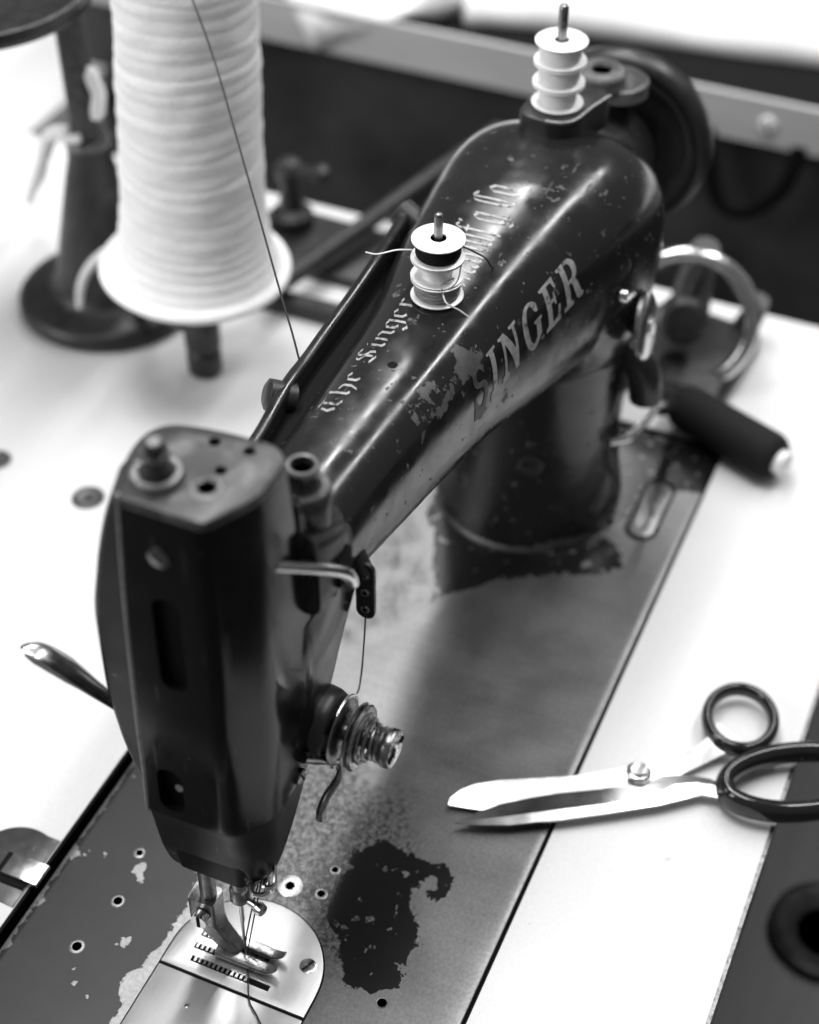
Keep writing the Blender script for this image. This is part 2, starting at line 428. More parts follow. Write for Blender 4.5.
HOLES = [(25.5, 63.2, 1.5, 2.6), (1.9, 59.3, 1.9, 2.9), (-22.6, 63.2, 2.0, 3.2), (36.1, -0.7, 2.0, 5.2), (50.4, -14.1, 1.4, 2.4), (37.7, -13.9, 1.7, 2.8), (2.9, -56.4, 1.9, 2.3), (60, 78, 1.6, 2.4)]
cut(bed, [MB().lathe([(r, -6), (r, 4)], (x, y, 0), seg=20) for x, y, r, R in HOLES])
w = worldloc(R_)
co = np.empty(len(bed.data.vertices)*3); bed.data.vertices.foreach_get('co', co); co = co.reshape(-1, 3)/S + np.array(w)
P1 = [(30, -18), (45, -17), (61.2, -16.7), (73.0, -26.3), (69.1, -34.8), (68.7, -46.2), (70.5, -55), (64, -62), (54.5, -60.5), (53.0, -54.7), (56, -52.8), (58, -56), (62.5, -55.5), (63, -50), (59, -48.2), (54.5, -47.5), (47.7, -49.5), (40.1, -55.4), (29.5, -59.5), (22.7, -57.4), (12.7, -59.6), (4.2, -50.8), (4.2, -40.2), (13.1, -33.1), (22.6, -30.3)]
P2 = [(207, 9), (221, -5), (233, -15.5), (247, -41), (258, -62), (266, -68), (280, -60), (284, -50), (300, -58), (325, -60), (333, -90), (368, -90), (368, 60), (262, 36), (240, 22)]
LQ = [(-160, 33.5), (-60, 34.5), (-37.1, 33.5), (-30.8, 40), (-19.0, 36), (-2.6, 33), (18.9, 33.6), (42.1, 41.6), (75, 55), (110.9, 60), (150, 70), (200, 60), (380, 60), (380, 95), (-160, 95)]
# bright worn rim along the rear edge
LQ = [(x, min(y, 88.6)) for x, y in LQ]
ST = [(18, 25), (26, -2), (22, -22), (32, -30), (52, -25), (74, -20), (92, -10), (108, 2), (112, 14), (125, 30), (100, 55), (50, 55)]
ST2 = [(150, 62), (165, 32), (185, 22), (207, 12), (240, 26), (262, 45), (250, 75)]
xy = co[:, :2]
sb = np.maximum(sdpoly(xy, P1), sdpoly(xy, P2)-1)
# a keep-out round the plate rim
attr(bed, 'sd_mottle', sdpoly(xy, [(20, -18), (40, -4), (64, -6), (100, -14), (96, -28), (70, -40), (40, -40), (10, -44), (8, -34)])); attr(bed, 'sd_black', sb); attr(bed, 'sd_lacquer', sdpoly(xy, LQ)); attr(bed, 'sd_stain', np.maximum(sdpoly(xy, ST), np.minimum(sdpoly(xy, ST2), 1.5)-4))
for x, y, r, R in HOLES: holering(R_, x, y, r, R, 0, 'steel_dark' if R > 5 else 'edgeworn')
mb = MB(); mb.lathe([(0, .5), (1.2, .9), (1.9, -.5), (1.9, -2)], (36.1, -.7, -2.2), seg=20); link('screw', mb.mesh(), M['steel'], R_)
# long slot plate beside the pillar
def stadium(cx, cy, hl, hw, ang=0, seg=10):
    out = []
    for s_ in (0, 1):
        for k in range(seg+1):
            a = -math.pi/2 + math.pi*k/seg + s_*math.pi
            px = (hl if s_ == 0 else -hl) + hw*math.cos(a); py = hw*math.sin(a)
            out.append((cx+px*math.cos(ang)-py*math.sin(ang), cy+px*math.sin(ang)+py*math.cos(ang)))
    return out
mb = MB(); mb.prism(stadium(311, -67, 16, 8.2), -1, .35, bev=.3); mb.prism(stadium(311, -67, 15, 6.4), .2, .6, mi=1, bev=.25)
link('slot_cover', mb.mesh(), [M['black'], M['steel_dark']], R_)

# ---- needle plate and slide plate
PR = 31.0; pcx, pcy = -4.8, -1.0
arc = [(pcx + PR*math.cos(a), pcy + PR*math.sin(a)) for a in np.linspace(-math.pi/2, math.pi/2, 48)]
poly = [(-15.0, pcy-PR)] + arc + [(-15.0, pcy+PR)]
mb = MB(); mb.prism(poly, -3, .7, bev=.45)
np_ = link('needle_plate', mb.mesh(), M['plate'], R_, smooth=30)
# feed slots
slots = [((-9.6, -12, 21)), ((-3.0, -8, 22)), ((1.8, -6, 21))]
def slot(x, y0, y1, w_):
    return MB().box((x-w_/2, y0, -2), (x+w_/2, y1, 3))
cut(np_, [slot(-9.3, -14.5, 19.5, 2.6), slot(-3.6, -9, 21, 2.6), slot(2.2, -9, 21, 2.4), MB().lathe([(1.0, -2), (1.0, 3)], (-.8, 0, 0), seg=16)])
for x, y0, y1 in ((-9.3, -5, 19), (-3.6, -7, 20), (2.2, -7, 20)):
    mb = MB(); y = y0
    while y < y1:
        mb.box((x-.95, y, -2), (x+.95, y+1.0, 1.35)); y += 2.0
    link('feed_dog', mb.mesh(), M['steel_dark'], R_, smooth=0)
mb = MB(); mb.prism([(x+ (-.0), y) for x, y in [(-16.2, pcy-PR), (-16.2, pcy+PR), (-103, pcy+PR), (-103, pcy-PR)]], -3, .62, bev=.35)
link('slide_plate', mb.mesh(), M['plate'], R_, smooth=30)
# dark gaps round the plates
mb = MB()
po = inset(poly, -.55); 
mb.prism(inset(poly, -.6), -.5, .05); mb.box((-103.5, pcy-PR-.55, -.5), (-14, pcy+PR+.55, .06))
link('plate_recess', mb.mesh(), M['black'], R_, smooth=0)
screw(R_, (5.6, -23.7, .5), (0, 0, 1), 3.3, .55, 1.15, 'steel')
screw(R_, (8, 22, .5), (0, 0, 1), 3.0, .5, .3, 'steel')
mb = MB(); mb.lathe([(0, .72), (.9, .72), (1.1, .6)], (-28.4, 10.8, .02), seg=16); link('plate_pin', mb.mesh(), M['steel_dark'], R_)

# ---- arm and pillar : one loft
ARM = [  # x, yc, zc, hw, hh, n
    (26, 3, 176, 19, 20, 2.5), (45, 2, 173, 20.5, 21.5, 2.5), (100, 1, 167.5, 23, 26.5, 2.8), (172, 0, 161.5, 28.5, 33, 2.9), (220, -1, 159, 37, 41, 2.9), (258, -3, 158, 44, 46, 2.8)]
PV = (258, 105.5)      # elbow pivot x, z
def arm_frame(s):
    """s in mm along arm; returns centre, u (normal, 'up'), hw, hh, n"""
    if s <= 258:
        yc, zc, hw, hh, n = interp(ARM, s)
        return Vector((s, yc, zc)), Vector((0, 0, 1)), hw, hh, n
    th = (s-258)/80.0
    if th <= 1:
        a = th*math.pi/2; u = Vector((math.sin(a), 0, math.cos(a)))
        k = 1 + .17*max(0, math.sin(2*a))**2
        inner = 6.5 - 6*th; outer = (98.5 - th*3.5)*k
        hh = (outer-inner)/2; c = Vector((PV[0], -3 - 4*th, PV[1])) + u*(outer+inner)/2
        return c, u, 44+6*math.sin(2*a)-2.0*th, hh, 2.8-.5*th+.5*math.sin(2*a)
    z = PV[1]-(s-338)
    t = min(1, (s-338)/105.5)
    fl = 4.5*max(0, (t-.55)/.45)**2
    return Vector((258+47.75-1.5*t, -7+2.5*t, z)), Vector((1, 0, 0)), 42-2.0*math.sin(t*math.pi)+fl*.9, 47.25-1.5*math.sin(t*math.pi)+fl*.9, 2.3-.2*t
def arm_pt(s, phi, off=0.0):
    c, u, hw, hh, n = arm_frame(s)
    cs, sn = math.cos(phi), math.sin(phi)
    return c + Vector((0, 1, 0))*((hw+off)*math.copysign(abs(cs)**(2/n), cs)) + u*((hh+off)*math.copysign(abs(sn)**(2/n), sn))
SS = list(np.linspace(26, 258, 90)) + list(np.linspace(260, 338, 44)) + list(np.linspace(341, 443, 40))
NP = 120
mb = MB(); mb.loft([[arm_pt(s, 2*math.pi*j/NP) for j in range(NP)] for s in SS])
def arm_material():
    m = M['enamel'].copy(); m.name = 'black_enamel_chipped'
    nt = m.node_tree; N = nt.nodes; L = nt.links; b = N['Principled BSDF']
    tc = N.new('ShaderNodeTexCoord')
    def noise(sc_, det=5, rough=.55):
        n = N.new('ShaderNodeTexNoise'); n.inputs['Scale'].default_value = sc_; n.inputs['Detail'].default_value = det; n.inputs['Roughness'].default_value = rough
        L.new(tc.outputs['Object'], n.inputs['Vector']); return n.outputs['Fac']
    def math_(op, a, c):
        n = N.new('ShaderNodeMath'); n.operation = op
        for i, x in enumerate((a, c)):
            if hasattr(x, 'links'): L.new(x, n.inputs[i])
            else: n.inputs[i].default_value = x
        return n.outputs[0]
    def ss(x, lo, hi):
        n = N.new('ShaderNodeMapRange'); n.inputs['From Min'].default_value = lo; n.inputs['From Max'].default_value = hi
        L.new(x, n.inputs['Value']); return n.outputs[0]
    def mixf(fc, a, c):
        n = N.new('ShaderNodeMix'); n.data_type = 'FLOAT'
        for s_, x in (('Factor', fc), ('A', a), ('B', c)):
            if hasattr(x, 'links'): L.new(x, n.inputs[s_])
            else: n.inputs[s_].default_value = x
        return n.outputs['Result']
    A = N.new('ShaderNodeAttribute'); A.attribute_name = 'wear'
    B = N.new('ShaderNodeAttribute'); B.attribute_name = 'edge'
    # large flakes where the lacquer lifted: threshold drops with 'wear'
    fl = math_('ADD', noise(80, 6, .6), math_('MULTIPLY', A.outputs['Fac'], .25))
    fl = ss(fl, .685, .70)
    sp = ss(math_('ADD', noise(210, 4, .5), math_('MULTIPLY', A.outputs['Fac'], .06)), .665, .69)
    ed = ss(math_('ADD', noise(130, 6, .6), math_('MULTIPLY', B.outputs['Fac'], .42)), .72, .80)
    mp = N.new('ShaderNodeMapping'); mp.inputs['Scale'].default_value = (18, 160, 160); mp.inputs['Rotation'].default_value = (.3, .2, .25)
    L.new(tc.outputs['Object'], mp.inputs['Vector'])
    sn = N.new('ShaderNodeTexNoise'); sn.inputs['Scale'].default_value = 2.2; sn.inputs['Detail'].default_value = 3; L.new(mp.outputs[0], sn.inputs['Vector'])
    scr = math_('MULTIPLY', ss(sn.outputs['Fac'], .70, .74), .35)
    sp = math_('MAXIMUM', sp, scr)
    w_ = math_('MAXIMUM', math_('MAXIMUM', fl, math_('MULTIPLY', sp, .9)), ed)
    old = b.inputs['Base Color'].links[0].from_socket
    nc = ss(noise(160, 5), .3, .7); nc = mixf(nc, .04, .085)
    L.new(mixf(w_, old, nc), b.inputs['Base Color'])
    oldr = b.inputs['Roughness'].links[0].from_socket
    L.new(mixf(w_, oldr, .5), b.inputs['Roughness'])
    bp = N.new('ShaderNodeBump'); bp.inputs['Strength'].default_value = .5; bp.inputs['Distance'].default_value = .0004; bp.invert = True
    L.new(w_, bp.inputs['Height'])
    prev = b.inputs['Normal'].links[0].from_socket; L.new(prev, bp.inputs['Normal']); L.new(bp.outputs[0], b.inputs['Normal'])
    return m
arm = link('arm', mb.mesh(), arm_material(), R_, smooth=60)
wear = []; edg = []
def blob(s, p, s0, p0, rs, rp): return max(0, 1-((s-s0)/rs)**2-((p-p0)/rp)**2)
for s in SS:
    for j in range(NP):
        p = 2*math.pi*j/NP
        if p > math.pi*1.5: p -= 2*math.pi
        w_ = max(blob(s, p, 128, 2.62, 32, .42), blob(s, p, 150, 2.5, 20, .25)*.9, blob(s, p, 60, 2.4, 40, .5)*.35)
        w_ = max(w_*.0, blob(s, p, 142, 2.38, 44, .42), blob(s, p, 122, 2.5, 16, .25)*.9, blob(s, p, 60, 2.4, 40, .5)*.3); wear.append(w_); edg.append(max(blob(s, p, 70, 3.55, 60, .22), blob(s, p, 350, 2.2, 40, .4)*.15, .8*blob(s, p, 441, 3.14, 5, 4)))
attr(arm, 'wear', wear); attr(arm, 'edge', edg)
# pillar foot ring
mb = MB()
def ell(a, b_, cx, cy, z, n=64): return [(cx+a*math.cos(2*math.pi*k/n), cy+b_*math.sin(2*math.pi*k/n), z) for k in range(n)]
cx, cy = 304.2, -4
mb.loft([ell(52, 46, cx, cy, -.5), ell(52, 46, cx, cy, 1.6), ell(51, 45, cx, cy, 2.6), ell(48, 43, cx, cy, 3)])
link('pillar_foot', mb.mesh(), M['foot'], R_)
# details on the pillar front: round cap, small screws
for z, y, r in ((52, -18, 6.5), (38, -12, 2.5)):
    x = 305 - 45.7*max(.2, 1-abs((y+7.5)/41)**2.3)**(1/2.3)
    mb = MB(); mb.lathe([(0, 1.2), (r*.6, 1.2), (r*.75, 1.8), (r, 1.2), (r, -5)], (x+1.2, y, z), (-1, -.25, 0), 28)
    link('inspection_cap', mb.mesh(), M['enamel_matt'], R_)

# ---- head casting (rear of the head, joins the arm)
def sec(z, tab):
    return interp(tab, z)
HC = [  # z: bulge y (left), bulge x, right x (rear end), right y, left front y
    (52, 25, 8, 8, -5, 22), (62, 29, 8, 12, -10, 24), (80, 37, 8, 24, -14, 26), (98, 43.5, 8, 32, -15.5, 26), (110, 46, 8, 35, -16, 25.5), (136, 48.5, 8, 40, -16.2, 25), (167, 48, 8, 40, -16, 24), (192, 44, 8, 40, -16, 23.5), (216, 38, 8, 36, -15, 22), (240, 29, 8, 27, -14.5, 20.5)]
def hc_ring(z):
    by, bx, rx, ry, ly = interp(HC, z)
    poly = [(-5, ly-1), (1.5, ly+.5), (bx-4, by), (bx+9, by), (rx-3, by*.72), (rx, 8), (rx, ry+5), (rx-6, ry), (5, ry+1), (-5, -5)]
    return [(x, y, z) for x, y in fillet(poly, [2, 2, 3, 6, 7, 6, 4, 4, 3, 3], 4)]
mb = MB(); mb.loft([hc_ring(z) for z in list(np.linspace(55, 238.5, 60))])
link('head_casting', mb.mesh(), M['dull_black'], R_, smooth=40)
# neck block between head and arm under the oil cup
mb = MB()
def rr(x, y0, y1, z0, z1, r=5): return [(x, a, b_) for a, b_ in fillet([(y0, z0), (y1, z0), (y1, z1), (y0, z1)], r, 4)]
mb.loft([rr(30, -17.5, 20, 150, 222, 6), rr(38, -17.5, 20, 150, 216, 6), rr(44, -18, 20, 152, 208, 6), rr(52, -18.5, 19, 154, 200, 7), rr(62, -17, 18, 156, 194, 8)])
link('neck_block', mb.mesh(), M['enamel_matt'], R_, smooth=40)
mb = MB()
WB = [(98, 50, -15, 16), (110, 52, -16, 17), (124, 56, -17.5, 18), (138, 62, -18.5, 19), (152, 72, -19, 19), (166, 88, -18, 18)]
mb.loft([[(x_, y_, z_) for x_, y_ in fillet([(24, a_), (xr, a_), (xr, b_), (24, b_)], 8, 5)] for z_ in np.linspace(98, 166, 24) for xr, a_, b_ in [interp(WB, z_)]])
link('arm_web', mb.mesh(), M['enamel'], R_, smooth=50)
mb = MB(); mb.loft([rr(32, -22.5, -10, 170, 206, 6), rr(46, -24, -10, 170, 200, 6), rr(56, -23, -10, 173, 193, 6), rr(60, -21, -11, 176, 189, 5)])
link('guide_block', mb.mesh(), M['enamel_matt'], R_, smooth=40)
mb = MB(); mb.box((42, -25.0, 176), (51, -22.5, 188)); link('guide_recess', mb.mesh(), M['black'], R_, smooth=0)
# oil cup
mb = MB(); mb.lathe([(8, -16), (9, -2), (9.2, 3), (8.4, 4.6), (6, 5), (5.2, 6), (5.2, 11), (5.6, 12.4), (5.0, 13.4), (4.0, 13.2), (3.6, 12), (3.6, 3), (0, 3)], (43, -12.5, 212), seg=36)
link('oil_cup', mb.mesh(), M['cap'], R_, smooth=40)
mb = MB(); mb.lathe([(0, 0), (3.55, 0)], (43, -12.5, 222), seg=24); link('oil_cup_mouth', mb.mesh(), M['black'], R_)

# ---- face plate
FP = [  # z, xl, yl, xv, yv, xc, yc, xd, yd
    (47, .5, 25, .5, -2, 2.5, -5, 5, -6), (49, -1.2, 27, -1.2, -3, 2, -7, 7, -8.5), (56, -3.4, 28.2, -3.2, -4.8, 1.8, -10.5, 9.5, -12), (66, -5.8, 28.4, -5.4, -6, 1.8, -13, 13.5, -14.2), (78, -8.0, 28, -7.6, -6.6, 2.2, -15, 20, -15.6), (88, -9.8, 27.6, -9.4, -6.8, 2.6, -15.8, 25, -16.4), (94, -11.0, 27.4, -10.6, -6.8, 3, -16.2, 27.5, -16.8), (97, -11.2, 27.2, -10.8, -6.8, 3.2, -16.2, 29, -17), (115, -10.6, 26.8, -10.4, -6.8, 4, -16.6, 33.5, -17.6), (135, -10.4, 26.4, -10.4, -7, 4.8, -17, 36.5, -17.8), (178, -9.8, 25, -9.8, -7, 5.6, -16.8, 33.5, -17.6), (200, -9.4, 24, -9.4, -7, 6, -16.3, 30.5, -17.2), (240, -9, 21.3, -9, -7.2, 6.5, -15.8, 26, -16.6)]
def fp_ring(z):
    xl, yl, xv, yv, xc, yc, xd, yd = interp(FP, z)
    poly = [(xl, yl), (xv, yv), (xc, yc), (xd, yd), (xd-.5, yd+4), (0, yd+8), (xl+4, yl-3), (xl+3.2, yl+.2)]
    return [(x, y, z) for x, y in fillet(poly, [1.3, 5.5, 4.5, 1.3, 1, 1, .5, 1], 5)]
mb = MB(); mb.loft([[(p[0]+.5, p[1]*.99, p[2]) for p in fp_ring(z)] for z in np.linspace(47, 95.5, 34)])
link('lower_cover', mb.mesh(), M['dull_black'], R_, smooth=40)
mb = MB(); mb.loft([fp_ring(z) for z in list(np.linspace(94.2, 100, 6)) + list(np.linspace(103, 239.6, 40))])
fp = link('face_plate', mb.mesh(), M['enamel_clean'], R_, smooth=40)
def stadz(cy_, cz, hh, hw, x0, x1):
    o = stadium(0, 0, hh, hw); return MB().loft([[(x0, cy_+b_, cz+a) for a, b_ in o], [(x1, cy_+b_, cz+a) for a, b_ in o]])
cut(fp, [stadz(9.2, 184, 15.5, 5.0, -30, -6.6), stadz(16.2, 109, 6.0, 5.0, -30, -6.4)])
stb = None
for cy_, cz, hh, hw in ((9.2, 184, 15.3, 4.9), (16.2, 109, 5.9, 4.9)):
    stb = MB(); o = stadium(0, 0, hh, hw); stb.loft([[(x_, cy_+b_, cz+a) for a, b_ in o] for x_ in (-7.0, -3)])
    link('slot_dark_panel', stb.mesh(), M['black'], R_, smooth=0)  # black panel added to paint the shade inside the slot
mb = MB(); mb.lathe([(0, 0), (1.5, 0), (1.9, -.4), (1.9, -4)], (-7.3, 15.2, 107), (-1, 0, .2), 16); link('bar_screw', mb.mesh(), M['cap'], R_)
# bright worn edge of the plate
mb = MB()
pts = []
for z in np.linspace(92, 243, 34):
    xl, yl = interp(FP, z)[:2]; pts.append((xl+.7, yl-.1, z))
mb.tube(pts, .75, 8); link('edge_strip', mb.mesh(), M['edgeworn'], R_)
screw(R_, (-9.3, 9.0, 222.5), (-1, 0, 0), 3.6, .8, .9, 'steel_dark')
screw(R_, (21, -17.4, 97), (-.05, -1, 0), 3.2, .8, .4, 'steel_dark')

# ---- top cover
TC = [(-9.2, 21.6), (-9.2, -7.6), (7, -16.4), (25.5, -17), (30.5, -11), (30, 8), (27, 23), (21, 28), (12, 28.6), (1, 26)]
tcp = fillet(TC, [1.5, 2, 3, 4, 4, 8, 5, 4, 5, 4], 5)
mb = MB(); mb.prism(tcp, 239.2, 242.6, bev=.9)
top = link('top_cover', mb.mesh(), M['cap'], R_, smooth=35)
th_ = [(4.6, -1.2, 2.9), (24.0, 6.7, 2.1), (24.4, -4.9, 2.1), (13.2, -1.2, 2.1), (14.7, 19.6, 2.0)]
cut(top, [MB().lathe([(r, 236), (r, 246)], (x, y, 0), seg=24) for x, y, r in th_])
mb = MB(); mb.prism(inset(tcp, 1.5), 237.5, 239.15); link('cover_liner', mb.mesh(), M['black'], R_, smooth=0)
holering(R_, 4.6, -1.2, 2.9, 4.8, 242.6, 'cap', 'oil_hole_ring')
mb = MB(); mb.lathe([(5.4, -1), (5.2, 2.4), (4.6, 2.2), (4.6, 3), (4.2, 7), (4.4, 9), (3.9, 9.8), (3.2, 10.2), (3.4, 11.2), (3.4, 13), (2.6, 14.6), (1.2, 15.2), (0, 15.2)], (2.6, 14, 242.4), seg=40)
link('pressure_screw', mb.mesh(), M['cap'], R_, smooth=40)
mb = MB(); mb.lathe([(8.2, -2), (8.2, 2.0), (7.5, 3.2), (5.9, 3.2), (5.3, 2.4), (5.3, -2)], (2.6, 14, 242.4), seg=40); link('collar_nut', mb.mesh(), M['edgeworn'], R_, smooth=40)

# ---- presser bar, foot, needle bar, needle
mb = MB(); mb.tube([(0, 14, 60), (0, 14, 26)], 3.2, 20); link('presser_bar', mb.mesh(), M['steel_dark'], R_)
mb = MB(); mb.tube([(0, 0, 62), (0, 0, 43)], 3.1, 20); mb.lathe([(0, 0), (2.2, .6), (3.8, 2.4), (3.8, 8.5), (3.1, 10)], (0, 0, 38), seg=24); link('needle_bar', mb.mesh(), M['steel_dark'], R_)
mb = MB(); mb.tube([(0, -2.5, 41), (-2, -9, 41.5)], 1.6, 14); mb.lathe([(0, 2.2), (2.2, 2), (2.6, 0), (2.2, -1.4)], (-2, -9, 41.5), (-.3, -.95, .07), 18); link('needle_clamp', mb.mesh(), M['steel'], R_)
mb = MB(); mb.tube([(0, 0, 40), (0, 0, 26), (-.4, 0, 24), (-.6, 0, .5)], [1.0, 1.0, .7, .35], 10); link('needle', mb.mesh(), M['steel'], R_)
FT = empty('presser_foot', (0, 14, 10), None, None); FT.location = (Vector((0, 14, 10)) - worldloc(R_))*S; FT.parent = R_
del_keys = [k for k in FT.keys()]
mb = MB()
# shank: block clamping the bar, leaning arm, hinge, two toes
mb.loft([[(x, y, 34) for x, y in fillet([(-4.5, 10), (4.5, 10), (4.5, 21), (-4.5, 21)], 1.5, 3)], [(x, y, 20) for x, y in fillet([(-4.5, 10), (4.5, 10), (4.5, 21), (-4.5, 21)], 1.5, 3)], [(x, y, 15) for x, y in fillet([(-3.5, 8), (3.5, 8), (3.5, 18), (-3.5, 18)], 1.5, 3)], [(x, y, 8) for x, y in fillet([(-3.5, 4), (3.5, 4), (3.5, 12.5), (-3.5, 12.5)], 1.2, 3)], [(x, y, 4.4) for x, y in fillet([(-3.2, 1.5), (3.2, 1.5), (3.2, 10), (-3.2, 10)], 1.2, 3)]])
link('shank', mb.mesh(), M['steel_dark'], FT, smooth=40)
for x0, x1 in ((-5.8, -1.5), (1.2, 5.4)):
    mb = MB(); prof = [(11, 2.0), (6, 1.8), (-6, 1.8), (-10, 2.4), (-13.5, 4.0), (-15.2, 5.4)]
    rings = []
    for k, (y, z) in enumerate(prof):
        sh = 0 if k < 4 else (.7 if k == 4 else 1.5)
        t = 3.0 if k < 3 else (2.0 if k == 3 else 1.3)
        rings.append([(a, y, b_) for a, b_ in fillet([(x0+sh, z), (x1-sh*.3, z), (x1-sh*.3, z+t), (x0+sh, z+t)], .6, 2)])
    mb.loft(rings); link('toe', mb.mesh(), M['steel_dark'], FT, smooth=40)
mb = MB(); mb.tube([(-5, 14.5, 27), (-8.5, 14.5, 27)], 3.4, 18); mb.box((-8.8, 13.9, 24), (-8.2, 15.1, 30), 1); link('foot_screw', mb.mesh(), [M['steel'], M['black']], FT)
# thread guide clip under the head front corner
mb = MB(); mb.tube([(4, -6, 58), (2, -11, 56), (-3, -13, 55), (-5, -9, 55), (-1, -7.5, 55.5), (2, -11, 54), (0, -14, 52)], 1.0, 8, smooth=5)
mb.tube([(6, -12.5, 60), (0, -15, 57), (-2, -12, 57), (3, -11, 56)], .9, 8, smooth=5)
link('thread_clip', mb.mesh(), M['steel'], R_)

# ---- thread tension on the operator's side
TN = Vector((40.5, -13, 104))
mb = MB(); mb.lathe([(15.5, 8), (15, -2), (14.5, -6), (13.5, -8.5), (13, -9), (0, -9)], TN, (0, 1, 0), 40); link('tension_boss', mb.mesh(), M['enamel_matt'], R_, smooth=40)
for h in (-13, -15.4):
    mb = MB(); s_ = 1 if h < -14 else -1
    mb.lathe([(0, 0), (7.5, 0), (12.4, s_*-1.0), (12.9, s_*-1.6), (12.4, s_*-2.0), (8, s_*-.8), (0, s_*-.8)], TN+Vector((0, h, 0)), (0, 1, 0), 40); link('tension_disc', mb.mesh(), M['steel_dark'], R_, smooth=50)
mb = MB(); mb.lathe([(12, -18), (12.6, -19), (12, -20), (0, -20)], TN, (0, 1, 0), 36); link('tension_washer', mb.mesh(), M['steel_dark'], R_)
mb = MB(); pts = []
for k in range(0, 150):
    a = k/149*2*math.pi*4.2; t = k/149
    pts.append(TN + Vector((math.cos(a)*(10.8-5.6*t), -17.5-9*t, math.sin(a)*(10.6-5.4*t))))
mb.tube(pts, .8, 8); link('tension_spring', mb.mesh(), M['steel_dark'], R_)
mb = MB(); mb.tube([TN, TN+Vector((0, -32, 0))], 3.2, 18); link('tension_stud', mb.mesh(), M['steel_dark'], R_)
mb = MB(); mb.lathe([(4.5, -25.4), (6.6, -26), (7.0, -26.8), (6.2, -27.6), (7.0, -28.3), (7.4, -29.6), (7.4, -31.6), (6.9, -32.4), (3.2, -32.6)], TN, (0, 1, 0), 36)
mb.tube([TN+Vector((0, -31, 0)), TN+Vector((0, -33.6, 0))], 3.0, 16, mi=0); mb.box(tuple(TN+Vector((-6.4, -33.1, -.8))), tuple(TN+Vector((6.4, -32.5, .8))), 1)
link('tension_nut', mb.mesh(), [M['steel_dark'], M['black']], R_, smooth=40)
pts = []
for k in range(40):
    a = -2.3 + k/39*4.2; pts.append(TN + Vector((math.cos(a)*13.6, -11.5, math.sin(a)*13.6)))
mb = MB(); mb.tube(pts, .6, 8); link('check_spring', mb.mesh(), M['steel'], R_)
mb = MB(); mb.tube([(22, -18, 107), (31, -22, 98), (37, -25, 91), (35, -25, 84), (27, -24, 82), (23, -24, 80), (22, -24, 75)], [2.1, 2.2, 1.9, 1.8, 1.8, 1.9, 2.0], 10, smooth=5); link('thread_hook', mb.mesh(), M['steel_dark'], R_)
# take-up lever end and three-hole guide
mb = MB(); mb.tube([(16, -15, 206), (31, -21.5, 194), (41, -24.5, 185), (46.5, -26, 178.5), (48.5, -26.5, 173)], [2.1, 2.3, 2.4, 2.4, 2.1], 12, smooth=6); link('take_up_lever', mb.mesh(), M['steel'], R_)
GP = Vector((67, -21.5, 0))
mb = MB(); o = stadium(0, 0, 10, 3.6)
mb.loft([[(67+d_, -22+b_, 150+a) for a, b_ in o] for d_ in (0, 1.6)]); mb.tube([(68, -22, 158), (70, -17, 166), (72, -12, 167)], 3.2, 12, smooth=5)
tg = link('thread_guide', mb.mesh(), M['enamel_matt'], R_, smooth=40)
for dz in (-9, -.5, 8): 
    mb = MB(); mb.lathe([(.9, .1), (.9, .5), (1.7, .4), (1.9, -.2)], (67, -22, 150+dz), (-1, 0, .0), 18); mb.lathe([(0, .15), (.95, .15)], (67, -22, 150+dz), (-1, 0, 0), 16, mi=1)
    link('eyelet', mb.mesh(), [M['steel'], M['black']], R_)

# ---- hand lifter behind the head
mb = MB(); mb.tube([(10, 42, 114), (6, 52, 126), (3, 60, 136), (0, 67, 143.5), (-2, 72, 147), (-3, 75, 148.5)], [2.8, 3.4, 4.4, 5.6, 5.6, 4.9, 3.0, .6], 16, smooth=8, flat=(1, .38)); link('presser_lifter', mb.mesh(), M['steel'], R_)
# knee-lift lever along the back of the arm
mb = MB()
def lev(x, y, z, a, b_): return [(x, y+p*a, z+q_*b_) for p, q_ in fillet([(-1, -1), (1, -1), (1, 1), (-1, 1)], .5, 3)]
LV = [(60, 25, 190, 2.2, 4), (83, 26.5, 189, 2.2, 4), (118, 31, 187, 2.6, 5), (138, 32.5, 185, 2.4, 5), (189, 34.5, 185, 2.4, 5), (232, 39, 181, 2.6, 6), (252, 42, 179, 3, 6)]
mb.loft([lev(x, *interp(LV, x)) for x in np.linspace(60, 252, 40)])
link('lifter_rod', mb.mesh(), M['enamel'], R_, smooth=40)
mb = MB(); mb.loft([[(x, a, b_) for a, b_ in ((10, zt-26), (interp(LV, x)[0]+1, zt-26), (interp(LV, x)[0]+1, zt), (10, zt))] for x, zt in ((58, 186), (120, 183), (180, 181), (250, 176))])
link('lifter_channel', mb.mesh(), M['black'], R_, smooth=40)
for x, y, z, r, ax in ((112, 33, 187, 6.0, (-.5, .75, .35)), (249, 41, 181, 6.5, (.2, .9, .4))):
    mb = MB(); mb.lathe([(0, 5), (r*.7, 5), (r, 4), (r, -6), (0, -6)], (x, y, z), ax, 28); link('lever_boss', mb.mesh(), M['enamel_matt'], R_, smooth=40)

